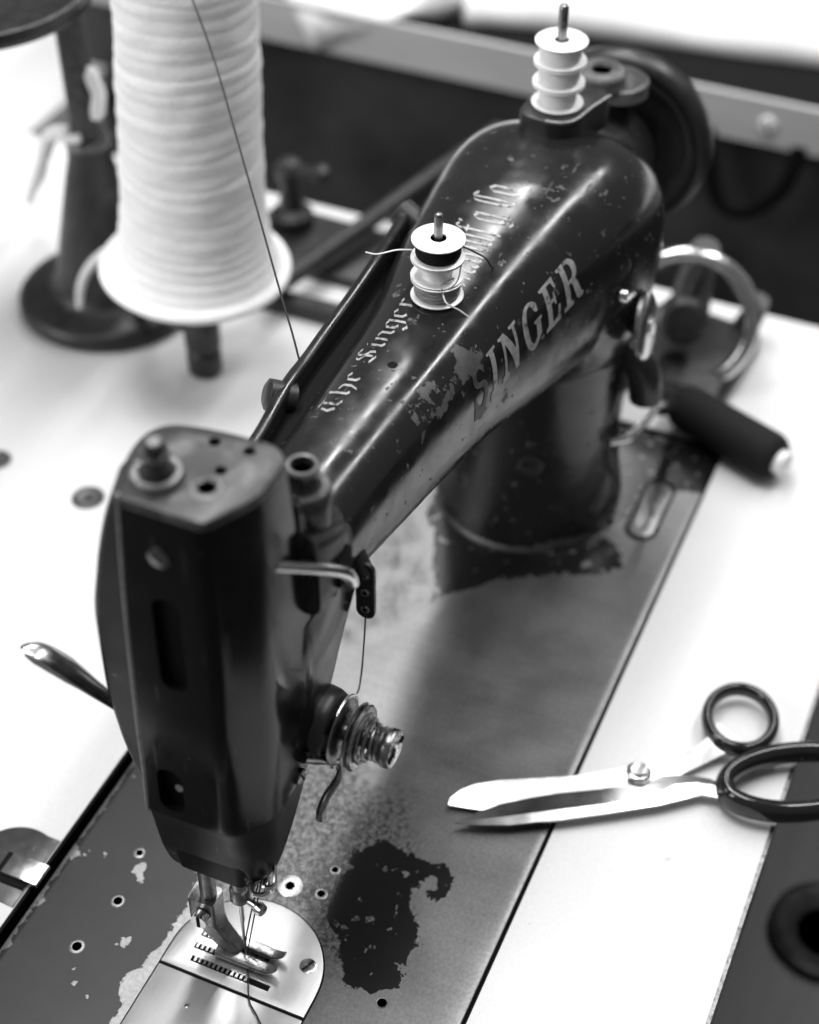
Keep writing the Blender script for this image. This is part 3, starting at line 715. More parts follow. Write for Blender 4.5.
# ---- oil hole on the arm, spool pins, winder plate on the shoulder
def on_arm(s, phi, off=0.):
    p = arm_pt(s, phi, off); e = .5
    t1 = arm_pt(s+e, phi, off)-arm_pt(s-e, phi, off); t2 = arm_pt(s, phi+.01, off)-arm_pt(s, phi-.01, off)
    nrm = t1.cross(t2).normalized()
    c, u, hw, hh, n = arm_frame(s)
    if nrm.dot(p-c) < 0: nrm = -nrm
    return p, nrm
p, nn = on_arm(138, math.pi/2+.02)
mb = MB(); mb.lathe([(0, .12), (1.9, .12), (2.1, -.3)], p, nn, 22); link('oil_hole', mb.mesh(), M['black'], R_)
mb = MB(); mb.tube([(183, 0, 190), (183, 0, 231)], 1.7, 16); mb.lathe([(1.7, 0), (1.3, 1.0), (0, 1.3)], (183, 0, 231), seg=16); link('spool_pin', mb.mesh(), M['steel_dark'], R_)
mb = MB(); mb.tube([(317, 0, 195), (317, 0, 254)], 2.1, 16); mb.lathe([(2.1, 0), (1.7, 1.0), (0, 1.3)], (317, 0, 254), seg=16); link('spool_pin', mb.mesh(), M['steel_dark'], R_)
mb = MB(); o = fillet([(302, 13), (299, -6), (306, -12.5), (319, -15.5), (333, -20), (338, -12), (327, 9), (316, 14)], [6, 6, 5, 8, 4, 4, 8, 6], 5)
mb.prism(o, 196, 210, bev=1.2); link('winder_plate', mb.mesh(), M['enamel_matt'], R_, smooth=35)
mb = MB(); mb.tube([(x, y, 210.2) for x, y in ((299.5, -1), (301, -8), (306.5, -12.5), (319, -15.1), (332, -19.2))], .8, 8, smooth=4); link('plate_edge', mb.mesh(), M['edgeworn'], R_)
# ---- hand wheel and its hub
mb = MB(); mb.lathe([(0, 36), (24, 36), (26, 34), (27, 20), (30, 0), (30, -20)], (352, -3, 152), (1, 0, 0), 48); link('hub', mb.mesh(), M['enamel_matt'], R_, smooth=40)
mb = MB(); mb.lathe([(5, 1), (12.2, 1.2), (13.5, .2), (13.5, -6), (5, -6)], (379, -10, 193), (0, 0, 1), 36, closed=False)
mb.lathe([(4, 3), (5, 4.0), (10.5, 3.8), (11.6, 2.6), (11.8, -3)], (371, -3, 197), (0, 0, 1), 36); link('oil_cap', mb.mesh(), M['cap'], R_, smooth=40)
mb = MB(); mb.lathe([(0, 0), (4.2, 0)], (371, -3, 200.2), (0, 0, 1), 24); link('oil_cap_mouth', mb.mesh(), M['black'], R_)
HWc = (402, -7, 151)
mb = MB(); prof = [(10, -5), (22, -5), (32, -3), (36, -7), (41, -9), (45, -7.5), (46.5, -3.5), (46, 3), (43, 7), (36, 7), (32, 3), (22, 0), (10, 2)]
mb.lathe(prof, HWc, (1, 0, 0), 72); link('hand_wheel', mb.mesh(), M['enamel_matt'], R_, smooth=50)
# ---- bits on the pillar's operator side: stitch regulator disc and screw
mb = MB(); mb.lathe([(0, 3), (4, 3), (4.5, 1.5), (14, 1.2), (15.5, .2), (15.5, -1.6), (14, -2.5), (0, -2.5)], (286, -59, 129), (.05, -.98, .16), 40); link('stitch_dial', mb.mesh(), M['steel'], R_, smooth=40)
mb = MB(); mb.tube([(292, -40, 125), (286, -59, 129)], 5, 16); link('dial_stud', mb.mesh(), M['iron'], R_)
mb = MB(); mb.tube([(268, -40, 153), (269, -50, 154)], 1.6, 12); mb.lathe([(0, 3), (2.5, 3), (3, 2), (3, 0), (1.5, -.5)], (269, -50, 154), (.2, -1, 0), 20); link('set_screw', mb.mesh(), M['steel'], R_)
mb = MB(); mb.tube([(306, -42, 100), (304, -55, 92), (306, -58, 74)], 8, 14, smooth=4); link('reverse_lever', mb.mesh(), M['enamel_matt'], R_)

# ------------------------------------------------------------------ lettering conformed to the arm
def curve_mesh(polys):
    cu = bpy.data.curves.new('glyphs', 'CURVE'); cu.dimensions = '2D'; cu.fill_mode = 'FRONT'
    for pl in polys:
        sp = cu.splines.new('POLY'); sp.points.add(len(pl)-1); sp.use_cyclic_u = True
        for i, (x, y) in enumerate(pl): sp.points[i].co = (x, y, 0, 1)
    ob = bpy.data.objects.new('glyphs', cu); COL.objects.link(ob); bpy.context.view_layer.update()
    me = bpy.data.meshes.new_from_object(ob.evaluated_get(bpy.context.evaluated_depsgraph_get()))
    bpy.data.objects.remove(ob); bpy.data.curves.remove(cu); return me
def conform(me, fn, step):
    bm = bmesh.new(); bm.from_mesh(me)
    bmesh.ops.remove_doubles(bm, verts=bm.verts, dist=1e-4)
    xs = [v_.co.x for v_ in bm.verts]; ys_ = [v_.co.y for v_ in bm.verts]
    for ax, lo, hi in ((0, min(xs), max(xs)), (1, min(ys_), max(ys_))):
        k = lo+step
        while k < hi:
            g = bm.verts[:]+bm.edges[:]+bm.faces[:]
            no = (1, 0, 0) if ax == 0 else (0, 1, 0)
            bmesh.ops.bisect_plane(bm, geom=g, plane_co=(k, 0, 0) if ax == 0 else (0, k, 0), plane_no=no); k += step
    for v_ in bm.verts: v_.co = fn(v_.co.x, v_.co.y)
    bmesh.ops.recalc_face_normals(bm, faces=bm.faces)
    bm.to_mesh(me); bm.free(); return me
def arcpts(cx_, cy_, rx, ry, a0, a1, n=14): return [(cx_+rx*math.cos(math.radians(a0+(a1-a0)*k/n)), cy_+ry*math.sin(math.radians(a0+(a1-a0)*k/n))) for k in range(n+1)]
# serif capitals, 1 unit high; thick strokes .2, thin .1
sf = .07
GL = {
 'I': (.42, [[(0,0),(.42,0),(.42,sf),(.31,sf+.03),(.31,1-sf-.03),(.42,1-sf),(.42,1),(0,1),(0,1-sf),(.11,1-sf-.03),(.11,sf+.03),(0,sf)]]),
 'N': (.84, [[(0,0),(.3,0),(.3,sf),(.2,sf+.03),(.2,.74),(.60,0),(.74,0),(.74,1-sf-.03),(.84,1-sf),(.84,1),(.52,1),(.52,1-sf),(.63,1-sf-.03),(.63,.38),(.29,1),(0,1),(0,1-sf),(.1,1-sf-.03),(.1,sf+.03),(0,sf)]]),
 'E': (.68, [[(0,0),(.66,0),(.68,.3),(.6,.3),(.53,.09),(.31,.09),(.31,.46),(.44,.48),(.46,.38),(.53,.38),(.53,.66),(.46,.66),(.44,.56),(.31,.55),(.31,.91),(.5,.91),(.57,.72),(.64,.72),(.63,1),(0,1),(0,1-sf),(.11,1-sf-.03),(.11,sf+.03),(0,sf)]]),
 'G': (.8, [arcpts(.42,.5,.42,.52,42,322,30) + [(.75,.12),(.75,.42),(.82,.44),(.82,.5),(.48,.5),(.48,.44),(.56,.42),(.56,.14)] + arcpts(.42,.5,.21,.42,300,60,24) + [(.58,.72),(.65,.66),(.72,.66)]]),
 'R': (.84, [[(0,0),(.42,0),(.42,sf),(.31,sf+.03),(.31,.45),(.40,.45),(.58,.06),(.66,0),(.86,0),(.86,sf),(.78,.1),(.62,.47)] + arcpts(.45,.72,.31,.28,-62,90,14) + [(0,1),(0,1-sf),(.11,1-sf-.03),(.11,sf+.03),(0,sf)], [(.31,.53),(.42,.53)] + arcpts(.42,.72,.14,.19,-80,80,10) + [(.31,.92)]]),
 'S': (.66, [arcpts(.33,.74,.31,.28,25,250,18) + arcpts(.33,.27,.15,.17,80,-140,12) + [(.14,.2),(.07,.34),(0,.34),(.01,.04),(.07,.04)] + arcpts(.34,.28,.32,.3,-120,75,18) + arcpts(.34,.74,.14,.16,250,35,12) + [(.5,.76),(.56,.68)]]),
}
def place_word(word, s0, s1, base, top_, m, tracking=.17, worn=()):
    """base / top_: functions of s giving the angle on the arm section"""
    wd = sum(GL[c][0] for c in word) + tracking*(len(word)-1); x = 0; k = (s1-s0)/wd
    for i, c in enumerate(word):
        w_, polys = GL[c]
        me = curve_mesh([[((px+x)*10, py*10) for px, py in pl] for pl in polys])
        def fn(a, b_):
            s = s0 + a/10*k; pb, pt = base(s), top_(s)
            return on_arm(s, pb + (pt-pb)*b_/10, .2)[0]
        conform(me, fn, 1.3)
        link('letter', me, M['gold_worn'] if i in worn else m, arm, smooth=60)
        x += w_ + tracking
lin = lambda a, pa, b, pb: (lambda s: pa + (pb-pa)*(s-a)/(b-a))
place_word('SINGER', 157.5, 238.5, lin(174, 3.14, 238, 2.95), lin(170, 2.58, 232, 2.45), M['gold'], worn=(0,))
# black-letter script on the spine, drawn with a broad nib
BL = {  # strokes on a grid, x-height 5, cap height 8
 'T': (5.0, [[(0,7),(1.2,8),(3.2,7.2),(4.8,8)], [(2.4,7.4),(2.4,1.2),(3.4,.3),(4.6,1.2)], [(.8,6),(.3,3),(1.2,1)]]),
 'h': (3.8, [[(.4,8),(.4,.8),(1,.2)], [(.4,4),(1.6,5),(2.8,4),(2.8,1),(2.2,-1)]]),
 'e': (3.0, [[(2.2,1),(1.2,.2),(.4,1),(.4,4),(1.4,5),(2.3,4),(.6,2.6)]]),
 'S': (4.6, [[(4,7),(2.6,8),(1,7),(.8,5.6),(3.4,3.2),(3.6,1.4),(2.2,.2),(.3,1.2)], [(2.2,7.2),(2.2,1.2)]]),
 'i': (1.7, [[(.2,4.4),(.7,5),(.7,1),(1.4,.3)], [(.7,6.6),(.9,7)]]),
 'n': (3.8, [[(.2,4.5),(.7,5),(.7,.4)], [(.7,4),(1.8,5),(2.8,4.2),(2.8,1),(3.5,.3)]]),
 'g': (3.3, [[(2.5,4.4),(1.3,5),(.4,4),(.4,1.2),(1.2,.3),(2.4,1.2)], [(2.5,5),(2.5,-1),(1.4,-2),(.3,-1.4)]]),
 'r': (2.5, [[(.2,4.5),(.7,5),(.7,.4)], [(.9,4),(1.6,5),(2.3,4.4)]]),
 'M': (6.4, [[(.3,7),(1.2,8),(1.2,1),(.4,.3)], [(1.2,7),(2.6,8),(3.4,7),(3.4,.5)], [(3.4,7),(4.6,8),(5.4,7),(5.4,1),(6.2,.3)]]),
 'a': (3.2, [[(.5,4.4),(1.4,5),(2.4,4.2),(2.4,1),(3,.3)], [(2.4,3),(.6,2),(.5,1),(1.2,.3),(2.4,1.4)]]),
 'u': (3.6, [[(.2,4.6),(.7,5),(.7,1),(1.6,.2),(2.6,1.2)], [(2.6,5),(2.6,1),(3.3,.3)]]),
 'f': (2.6, [[(2.4,7.4),(1.5,8),(.9,7),(.9,-.6)], [(0,5),(2,5)]]),
 'C': (4.4, [[(4,7),(2.8,8),(1,7),(.6,5),(.6,2.4),(1.4,.6),(2.8,.2),(4,1.2)], [(2.3,7.4),(2.3,1.4)]]),
 'o': (3.2, [[(.4,4),(1.4,5),(2.5,4),(2.5,1.2),(1.4,.2),(.4,1.2),(.4,4)]]),
 '.': (1.4, [[(.4,.4),(.8,.9)]]), "'": (1.3, [[(.6,8),(.4,7)]]), ' ': (2.2, []),
}
def script(text, s0, s1, base, top_, m):
    wd = sum(BL[c][0]+.25 for c in text); k = (s1-s0)/wd; x = 0; mb = MB(); lay = 0
    nib = (.33, .26)
    for c in text:
        w_, strokes = BL[c]
        for st in strokes:
            for (ax_, ay), (bx_, by_) in zip(st[:-1], st[1:]):
                n_ = max(1, int(math.hypot(bx_-ax_, by_-ay)/.8)); lay += 1; o_ = .12 + .012*(lay % 6)
                v = []
                for q_ in range(n_+1):
                    t = q_/n_; px = ax_+(bx_-ax_)*t+x; py = ay+(by_-ay)*t
                    for sg in (-1, 1):
                        s = s0+(px+sg*nib[0])*k; pb, pt = base(s), top_(s)
                        v.append(on_arm(s, pb+(pt-pb)*(py+sg*nib[1])/8, o_)[0])
                mb.add(v, [(2*q_, 2*q_+1, 2*q_+3, 2*q_+2) for q_ in range(n_)])
        x += w_+.25
    link('lettering', mb.mesh(), m, arm, smooth=60)
script('The Singer', 104, 178, lin(104, 1.45, 178, 1.47), lin(104, 1.12, 178, 1.20), M['gold_dim'])
script("Manuf'g Co.", 190, 258, lin(190, 1.73, 258, 1.62), lin(190, 1.45, 258, 1.38), M['gold_dim'])

# ------------------------------------------------------------------ bobbins
def bobbin(name, loc, label, group, thread, metal, r=10.3, h=8.7, hub=4.0, fill=.9, tilt=(0, 0, 0), flange_m=None):
    e = empty(name, loc, label, 'bobbin', group, tilt)
    for z0 in (0, h-.9):
        mb = MB(); mb.lathe([(3.1, 0), (r-.3, 0), (r, .25), (r, .65), (r-.3, .9), (3.1, .9), (3.1, 0)], (0, 0, z0), seg=56)
        link('flange', mb.mesh(), metal, e, local=True, smooth=40)
    mb = MB(); mb.lathe([(hub, .8), (hub, h-.8)], seg=32); mb.lathe([(0, h-.7), (hub-.1, h-.7)], seg=24, mi=1); link('hub', mb.mesh(), [M['bobbin'], M['black']], e, local=True)
    if thread:
        R = r*fill; mb = MB(); prof = []
        for k in range(25):
            t = k/24; prof.append((R*(1 - .10*(2*t-1)**4) + .18*math.sin(k*2.4), .95+(h-1.9)*t))
        mb.lathe(prof, seg=48); link('thread_winding', mb.mesh(), thread, e, local=True)
    return e
G1 = 'three bobbins stacked on the pin in the middle of the arm'; G2 = 'three white bobbins stacked on the pin at the back of the arm'
bz = 195.4
b1 = bobbin('bobbin', (183, 0, bz), 'lowest bobbin of the stack in the middle of the arm, wound with grey thread', G1, M['thread_grey'], M['bobbin'], fill=.86)
b2 = bobbin('bobbin', (183.2, .2, bz+8.8), 'empty white bobbin between the two thread-wound bobbins in the middle of the arm', G1, None, M['bobbin'], hub=6)
b3 = bobbin('bobbin', (182.8, -.2, bz+17.6), 'topmost bobbin of the stack in the middle of the arm, wound with black thread', G1, M['thread_black'], M['bobbin'], fill=.84)
c0 = 210.3
for k, lb in enumerate(('lowest white bobbin of the shoulder stack, resting on the black plate', 'middle white bobbin of the stack on the shoulder of the machine', 'topmost white bobbin of the stack on the shoulder of the machine')):
    bobbin('bobbin', (317, 0, c0+k*9.9), lb, G2, M['thread_white'], M['bobbin_white'], r=11.3, h=9.6, fill=.8 if k else .72)
# loose thread ends, one per bobbin, belong to the bobbins
def tail(par, pts, r, m, nm='thread_end'):
    mb = MB(); mb.tube(pts, r, 6, smooth=8); link(nm, mb.mesh(), m, par)
tail(b3, [(180, 9, bz+20), (176, 14, bz+21), (172, 20, bz+20), (170, 24, bz+21)], .3, M['thread_white'])
tail(b3, [(190, -7, bz+20), (196, -14, bz+13), (205, -14, bz+3), (214, -15, bz-2), (220, -18, bz-6)], .35, M['thread_dark'])
tail(b1, [(176, -5, bz+7.5), (173, -8, bz+5), (176, -12, bz+1), (178, -15, bz-2.5)], .35, M['thread_white'])
tail(b2, [(182, -10, bz+18), (177, -10.4, bz+13), (174, -7, bz+10), (177, -4, bz+9.6), (180, -8, bz+12)], .3, M['thread_grey'])

# ------------------------------------------------------------------ scissors
SZ = empty('scissors', (144, -113, 1), 'steel tailor scissors, slightly open, lying across the front strip of the table', 'scissors')
def blade(outline, z0, z1, m, name, bev=.8, tip=0.):
    mb = MB(); mb.prism(outline, z0, z1, bev=bev); return link(name, mb.mesh(), m, SZ, smooth=35)
# upper blade (far one in the picture) and lower blade
up = [(97.6, -44.6), (100.5, -44.4), (105.2, -46.8), (110.2, -51.6), (116.5, -60.6), (130.5, -87.2), (149.6, -114.6), (164.8, -130.1), (176.2, -136.7), (174.2, -141.8), (159.6, -136.1), (142.4, -123.5), (127.1, -101.8), (117.8, -87.2), (105.4, -69.3), (100.3, -57.8), (98.4, -49.5)]
lo_ = [(88.2, -50.6), (97.9, -58.7), (104.6, -65.0), (112.6, -75.4), (120.1, -86.1), (128.9, -100.9), (138.3, -115.6), (149.9, -126.2), (150.4, -134.0), (147.8, -141.3), (139.2, -137.3), (131.1, -126.6), (118.7, -108.7), (107.0, -90.8), (96.2, -72.7), (90.4, -59.4)]
T_ = [(97.6, -44.6), (100.5, -44.4), (105.2, -46.8), (110.2, -51.6), (116.5, -60.6), (130.5, -87.2), (149.6, -114.6), (164.8, -130.1), (174, -135.5), (182, -137)]
B_ = [(97.4, -44.9), (98.4, -49.5), (100.3, -57.8), (105.4, -69.3), (111, -78), (120.8, -93.2), (133, -110), (149, -127.5), (165, -141), (176, -151)]
rings = []
for k, (a, b_) in enumerate(zip(T_, B_)):
    a = Vector(a); b_ = Vector(b_); g = min(1, k/3.0)
    up_ = max(0, k-7)*2.0
    rings.append([(a.x, a.y, 2.4+up_), (a.x, a.y, 3.0+2.2*g+up_*.8), (b_.x, b_.y, 2.9-.1*g+up_*1.2), (b_.x, b_.y, 2.4+up_)])
mb = MB(); mb.loft(rings); link('blade', mb.mesh(), M['blade'], SZ, smooth=20)
T_ = [(88.2, -50.6), (92, -54.2), (97.9, -58.7), (104.6, -65.0), (112.6, -75.4), (120.1, -86.1), (128.9, -100.9), (138.3, -115.6), (147, -124), (151.4, -134.0), (153, -142), (152, -151)]
B_ = [(88.1, -50.9), (89.0, -54.5), (91.5, -61.5), (96.2, -72.7), (101.5, -81.5), (107.0, -90.8), (118.7, -108.7), (131.1, -126.6), (138.2, -135), (143.5, -141.3), (144.5, -146), (144.5, -153)]
rings = []
for k, (a, b_) in enumerate(zip(T_, B_)):
    a = Vector(a); b_ = Vector(b_); g = min(1, k/3.0); r1 = a.lerp(b_, .70 if k < 8 else .5)
    rings.append([(a.x, a.y, 4.6), (a.x, a.y, 4.9+.6*g), (r1.x, r1.y, 5.2+1.9*g), (b_.x, b_.y, 4.9+.7*g), (b_.x, b_.y, 4.6)])
mb = MB(); mb.loft(rings); link('blade', mb.mesh(), M['blade'], SZ, smooth=20)
mb = MB(); mb.lathe([(5.4, -2.6), (5.4, .4), (4.8, 1.0), (4.0, 1.2), (3.8, 2.2), (3.3, 2.8), (1.5, 3.1), (0, 3.1)], (143, -113.5, 6.8), seg=32); link('pivot_screw', mb.mesh(), M['steel'], SZ, smooth=40)
def loop(c, ax, ay, ang, z, r0, r1, m, name, zt=0., n=56, lift=0.):
    mb = MB(); pts = []; rr_ = []
    for k in range(n):
        a = 2*math.pi*k/n; x = ax*math.cos(a); y = ay*math.sin(a)
        pts.append(Vector((c[0]+x*math.cos(ang)-y*math.sin(ang), c[1]+x*math.sin(ang)+y*math.cos(ang), z + lift*math.cos(a)))); rr_.append(r0 + (r1-r0)*(.5+.5*math.cos(a)))
    rings = []
    for k in range(n):
        t = (pts[(k+1) % n]-pts[k-1]).normalized(); nrm = Vector((0, 0, 1)); s_ = t.cross(nrm).normalized()
        rings.append([pts[k] + s_*math.cos(2*math.pi*j/12)*rr_[k]*.8 + nrm*math.sin(2*math.pi*j/12)*rr_[k]*1.25 for j in range(12)])
    rings.append(rings[0]); mb.loft(rings, False, False)
    return mb
mb = loop((189, -145.5), 17.5, 14.5, .15, 7, 3.4, 3.0, None, None)
link('handle', mb.mesh(), M['handle'], SZ, smooth=60)
mb = loop((165, -178), 33, 15.5, -1.02, 8, 5.0, 4.4, None, None)
link('handle', mb.mesh(), M['handle'], SZ, smooth=60)

# ------------------------------------------------------------------ black thread spool lying on the table
SP = empty('thread_spool', (369, -95, 0), 'black thread spool with a white core lying on the table beside the pillar', 'spool')
a0 = Vector((384, -58, 13)); a1 = Vector((359, -119, 13)); ax_ = (a1-a0).normalized(); ln = (a1-a0).length
mb = MB(); mb.lathe([(0, 0), (9, 0), (11.5, 3), (12.4, 8)] + [(12.6+.15*math.sin(k*2.2), 8+(ln-14)*k/40) for k in range(41)] + [(11.8, ln-3), (9.5, ln), (6, ln+.2)], a0, ax_, 40); link('thread_winding', mb.mesh(), M['thread_black'], SP, smooth=50)
mb = MB(); mb.lathe([(6, -4), (6.6, 0), (6.6, 3.5), (6, 4.5), (3, 4.7), (0, 4.0)], a1, ax_, 30); link('core', mb.mesh(), M['bobbin_white'], SP)

# ------------------------------------------------------------------ bobbin winder behind the pillar
BW = empty('bobbin_winder', (445, -50, 0), 'dark bobbin winder with a bright steel ring wheel standing on the table behind the pillar', 'winder')
rc = Vector((424, -47, 36)); nr = Vector((-.84, -.22, .42)).normalized()
mb = MB(); mb.torus(rc, nr, 36.0, 4.6, 72, 16); link('ring_wheel', mb.mesh(), M['steel'], BW)
mb = MB(); mb.loft([[(x, y, 0) for x, y in fillet([(395, -78), (470, -84), (478, -20), (400, -15)], 10, 4)], [(x, y, 8) for x, y in fillet([(395, -78), (470, -84), (478, -20), (400, -15)], 10, 4)], [(x, y, 12) for x, y in fillet([(399, -74), (466, -80), (474, -24), (404, -19)], 10, 4)]]); link('base', mb.mesh(), M['iron'], BW, smooth=40)
mb = MB(); mb.tube([(462, -40, 8), (464, -42, 40), (458, -46, 62)], [13, 10, 8], 20, smooth=5); link('post', mb.mesh(), M['iron'], BW)
mb = MB(); mb.tube([(466, -72, 8), (470, -76, 20), (468, -78, 30)], [8, 6.5, 6], 16, smooth=5); link('bracket', mb.mesh(), M['iron'], BW)
mb = MB(); mb.lathe([(0, 8), (10, 7), (13, 4), (14, -8), (10, -14), (0, -16)], rc+nr*-4, nr, 32); link('pulley', mb.mesh(), M['iron'], BW)
mb = MB(); mb.tube([rc-nr*12, Vector((456, -47, 56))], 5, 16); link('axle', mb.mesh(), M['iron'], BW)
mb = MB(); mb.tube([(290, -47, 54), (296, -51, 52), (303, -54, 50), (322, -55.5, 45), (340, -56, 40), (352, -56.5, 30), (368, -57, 20), (385, -57.5, 14), (400, -58, 10)], [1.6, 1.8, 2.0, 2.2, 2.4, 2.6, 2.8, 3.4, 3.6], 12, smooth=6); link('crank', mb.mesh(), M['chrome'], BW)

# ------------------------------------------------------------------ thread stand, cone and cord
TS = empty('thread_stand', (350, 272, 0), 'dark iron thread stand with a round base and tray behind the white cone', 'thread stand')
bc = (357, 277)
mb = MB(); mb.lathe([(0, 0), (50, 0), (52, 2), (52, 7), (50, 9.5), (46, 11), (36, 12.5), (31, 15), (28.5, 22), (26, 34), (20, 62), (14.5, 86), (12, 96), (11.5, 104), (0, 104)], (bc[0], bc[1], 0), seg=64); link('base', mb.mesh(), M['iron'], TS, smooth=50)
mb = MB(); mb.lathe([(11.8, 103.5), (12.6, 106), (11, 108.5), (7, 109)], (bc[0], bc[1], 0), seg=32); link('collar', mb.mesh(), M['cap'], TS)
mb = MB(); mb.tube([(bc[0], bc[1], 104), (bc[0], bc[1]+1, 196)], 8, 20); link('post', mb.mesh(), mat('rusty_post', .05, .7, var=.8, vscale=400, bump=.8, bscale=500), TS)
mb = MB(); mb.lathe([(0, 0), (56, 0), (60, 2), (61, 6), (60, 9.5), (58.5, 10), (57, 9), (55, 7), (0, 6.5)], (322, 309, 194), seg=72); link('tray', mb.mesh(), M['iron'], TS, smooth=50)
mb = MB(); mb.tube([(bc[0]-6, bc[1]-20, 18), (333, 235, 25), (320, 204, 30)], 5, 14); link('spool_bracket', mb.mesh(), M['iron'], TS)
pg = (321, 194)
mb = MB(); mb.lathe([(0, 0), (8.5, 0), (9.6, 1.5), (9.8, 12), (9.2, 14.5), (8.3, 15.5), (9.6, 17), (10, 20), (9.8, 34), (8.4, 38), (10, 44), (10, 60), (16, 62), (16, 65.8), (0, 66)], (pg[0], pg[1], 0), seg=36); link('peg', mb.mesh(), M['iron'], TS, smooth=40)
YC = empty('yarn_cone', (pg[0], pg[1], 66.2), 'tall white cone of wound cord standing on the dark peg of the stand', 'thread cone', rot=(math.radians(-1), 0, 0))
YC.rotation_euler = (math.radians(3.0), math.radians(.5), 0)
rng = random.Random(3)
mb = MB(); prof = [(0, 0), (43, 0), (48.5, 1), (50.5, 3), (50.5, 4.6), (49.5, 6), (47, 7)]
z = 8
seg = 90; rings = []
zz = [p[1] for p in prof]; rr0 = [p[0] for p in prof]
wr = []
while z < 235:
    pitch = rng.uniform(4.5, 8.5); wr.append((z, pitch, rng.uniform(-.6, .9))); z += pitch
for (z0, p_, jit) in wr:
    for k in range(7):
        t = k/7; zc = z0+p_*t
        zz.append(zc); rr0.append(36.6 + 8*math.exp(-max(0, zc-8)/15) - (zc-21)*.022 + jit*.35 + 0.45*abs(math.sin(math.pi*t))**.6)
tiltv = []
for i, (zq, rq) in enumerate(zip(zz, rr0)):
    rr1 = []
    for j in range(seg):
        a = 2*math.pi*j/seg
        amp = min(1, max(0, (zq-8)/24))
        dz = amp*(2.6*math.sin(a+.7+zq*.013) + 1.1*math.sin(2*a+zq*.05))
        dr = amp*.8*mnoise.noise(Vector((math.cos(a)*2.2, math.sin(a)*2.2, zq*.12)))
        rr1.append((math.cos(a)*max(rq+dr, .01), math.sin(a)*max(rq+dr, .01), zq+dz))
    rings.append(rr1)
mb.loft(rings, False, True); link('wound_cord', mb.mesh(), M['yarn'], YC, local=True, smooth=70)
mb = MB(); mb.tube([(326, 224, 74), (331, 238, 70), (332.5, 250, 60), (333, 262, 50), (332, 271, 39), (330, 276, 27), (328, 277, 14)], 2.7, 12, smooth=8)
me_ = mb.mesh(); tl = link('cord_end', me_, M['yarn'], None)
Mw = Matrix.Translation(YC.location) @ YC.rotation_euler.to_matrix().to_4x4()
tl.data.transform(Mw.inverted()); tl.parent = YC
# knotted white cord hanging on the post
KC = MB(); pts = []
for k in range(60):
    t = k/59; pts.append((bc[0]-3 + 2.2*math.sin(k*1.3), bc[1]-10 + 2.2*math.cos(k*1.3) - 3*math.sin(t*3), 150-26*t))
KC.tube(pts, 2.3, 8)
KC.tube([(bc[0]-9, bc[1]-2, 112), (bc[0]-10, bc[1]+8, 110), (bc[0]-3, bc[1]+12, 110), (361, 304, 100), (361, 309, 90), (369, 319, 75), (377, 329, 60), (388, 344, 40), (396, 354, 25)], [2.5, 3, 3.5, 4.5, 4, 3.5, 4, 3, 2.5], 10, smooth=8)
o = link('knotted_cord', KC.mesh(), M['yarn'], None, loc=(bc[0], bc[1], 112)); prop(o, 'knotted white cord looped around the post of the thread stand', 'cord')

# ------------------------------------------------------------------ motor bracket and belt rods behind the machine
MBk = empty('belt_bracket', (440, 160, 0), 'dark iron bracket with two rods and a knob on the table behind the arm', 'bracket')
mb = MB(); mb.prism(fillet([(424, 104), (478, 104), (482, 214), (470, 236), (440, 236), (424, 214)], 8, 4), -.4, 7, bev=1.5); link('base_plate', mb.mesh(), M['iron'], MBk, smooth=35)
mb = MB(); mb.tube([(372, 185, 18), (455, 164, 19), (532, 145, 20), (600, 128, 20)], 5.6, 16); link('rod', mb.mesh(), M['iron'], MBk)
mb = MB(); mb.loft([[(387, y, z) for y, z in ((205, .2), (205, 9), (205, 9), (205, .2))]] and [[(384, 208, .2), (394, 208, .2), (394, 208, 10), (384, 208, 10)], [(386, 120, .2), (397, 120, .2), (397, 120, 10), (386, 120, 10)]]); link('bar', mb.mesh(), M['iron'], MBk, smooth=0)
mb = MB(); mb.lathe([(0, 0), (13, 0), (13, 10), (8, 14), (6, 30), (8, 34), (9, 40), (6, 45), (0, 46)], (462, 210, 7), seg=28); link('knob', mb.mesh(), M['iron'], MBk, smooth=40)
mb = MB(); mb.tube([(462, 215, 44), (458, 190, 50)], 4, 12); mb.lathe([(0, 6), (4.5, 4.5), (6, 0), (4.5, -4.5), (0, -6)], (457, 186, 51), seg=20); link('clamp_handle', mb.mesh(), M['iron'], MBk)

# ------------------------------------------------------------------ hinge of the bed
HG = empty('bed_hinge', (3, 105, 0), 'dark half-round hinge plate with a steel tab at the rear edge of the machine bed', 'hinge')
o = [(-17, 97)] + [(0+18*math.cos(a), 106+18.5*math.sin(a)) for a in np.linspace(-.48, math.pi+.5, 30)] + [(-17, 97)]
o = [(-17.5, 96.5), (17.5, 96.5)] + [(.2+18.2*math.cos(a), 108+18*math.sin(a)) for a in np.linspace(-.3, math.pi+.3, 30)]
mb = MB(); mb.prism(o, -.6, .3, bev=.25); link('hinge_plate', mb.mesh(), M['cap'], HG, smooth=35)
mb = MB(); mb.prism([(-6.6, 92.2), (3.8, 92.2), (3.8, 109), (-6.6, 109)], .5, 3.2, bev=.7); link('hinge_tab', mb.mesh(), M['steel'], HG, smooth=35)
mb = MB(); mb.box((-9.5, 96.8, .2), (-6.8, 112, 1.2)); mb.box((-9.5, 109.3, .2), (4, 112, 1.2)); link('hinge_slot', mb.mesh(), M['black'], HG, smooth=0)

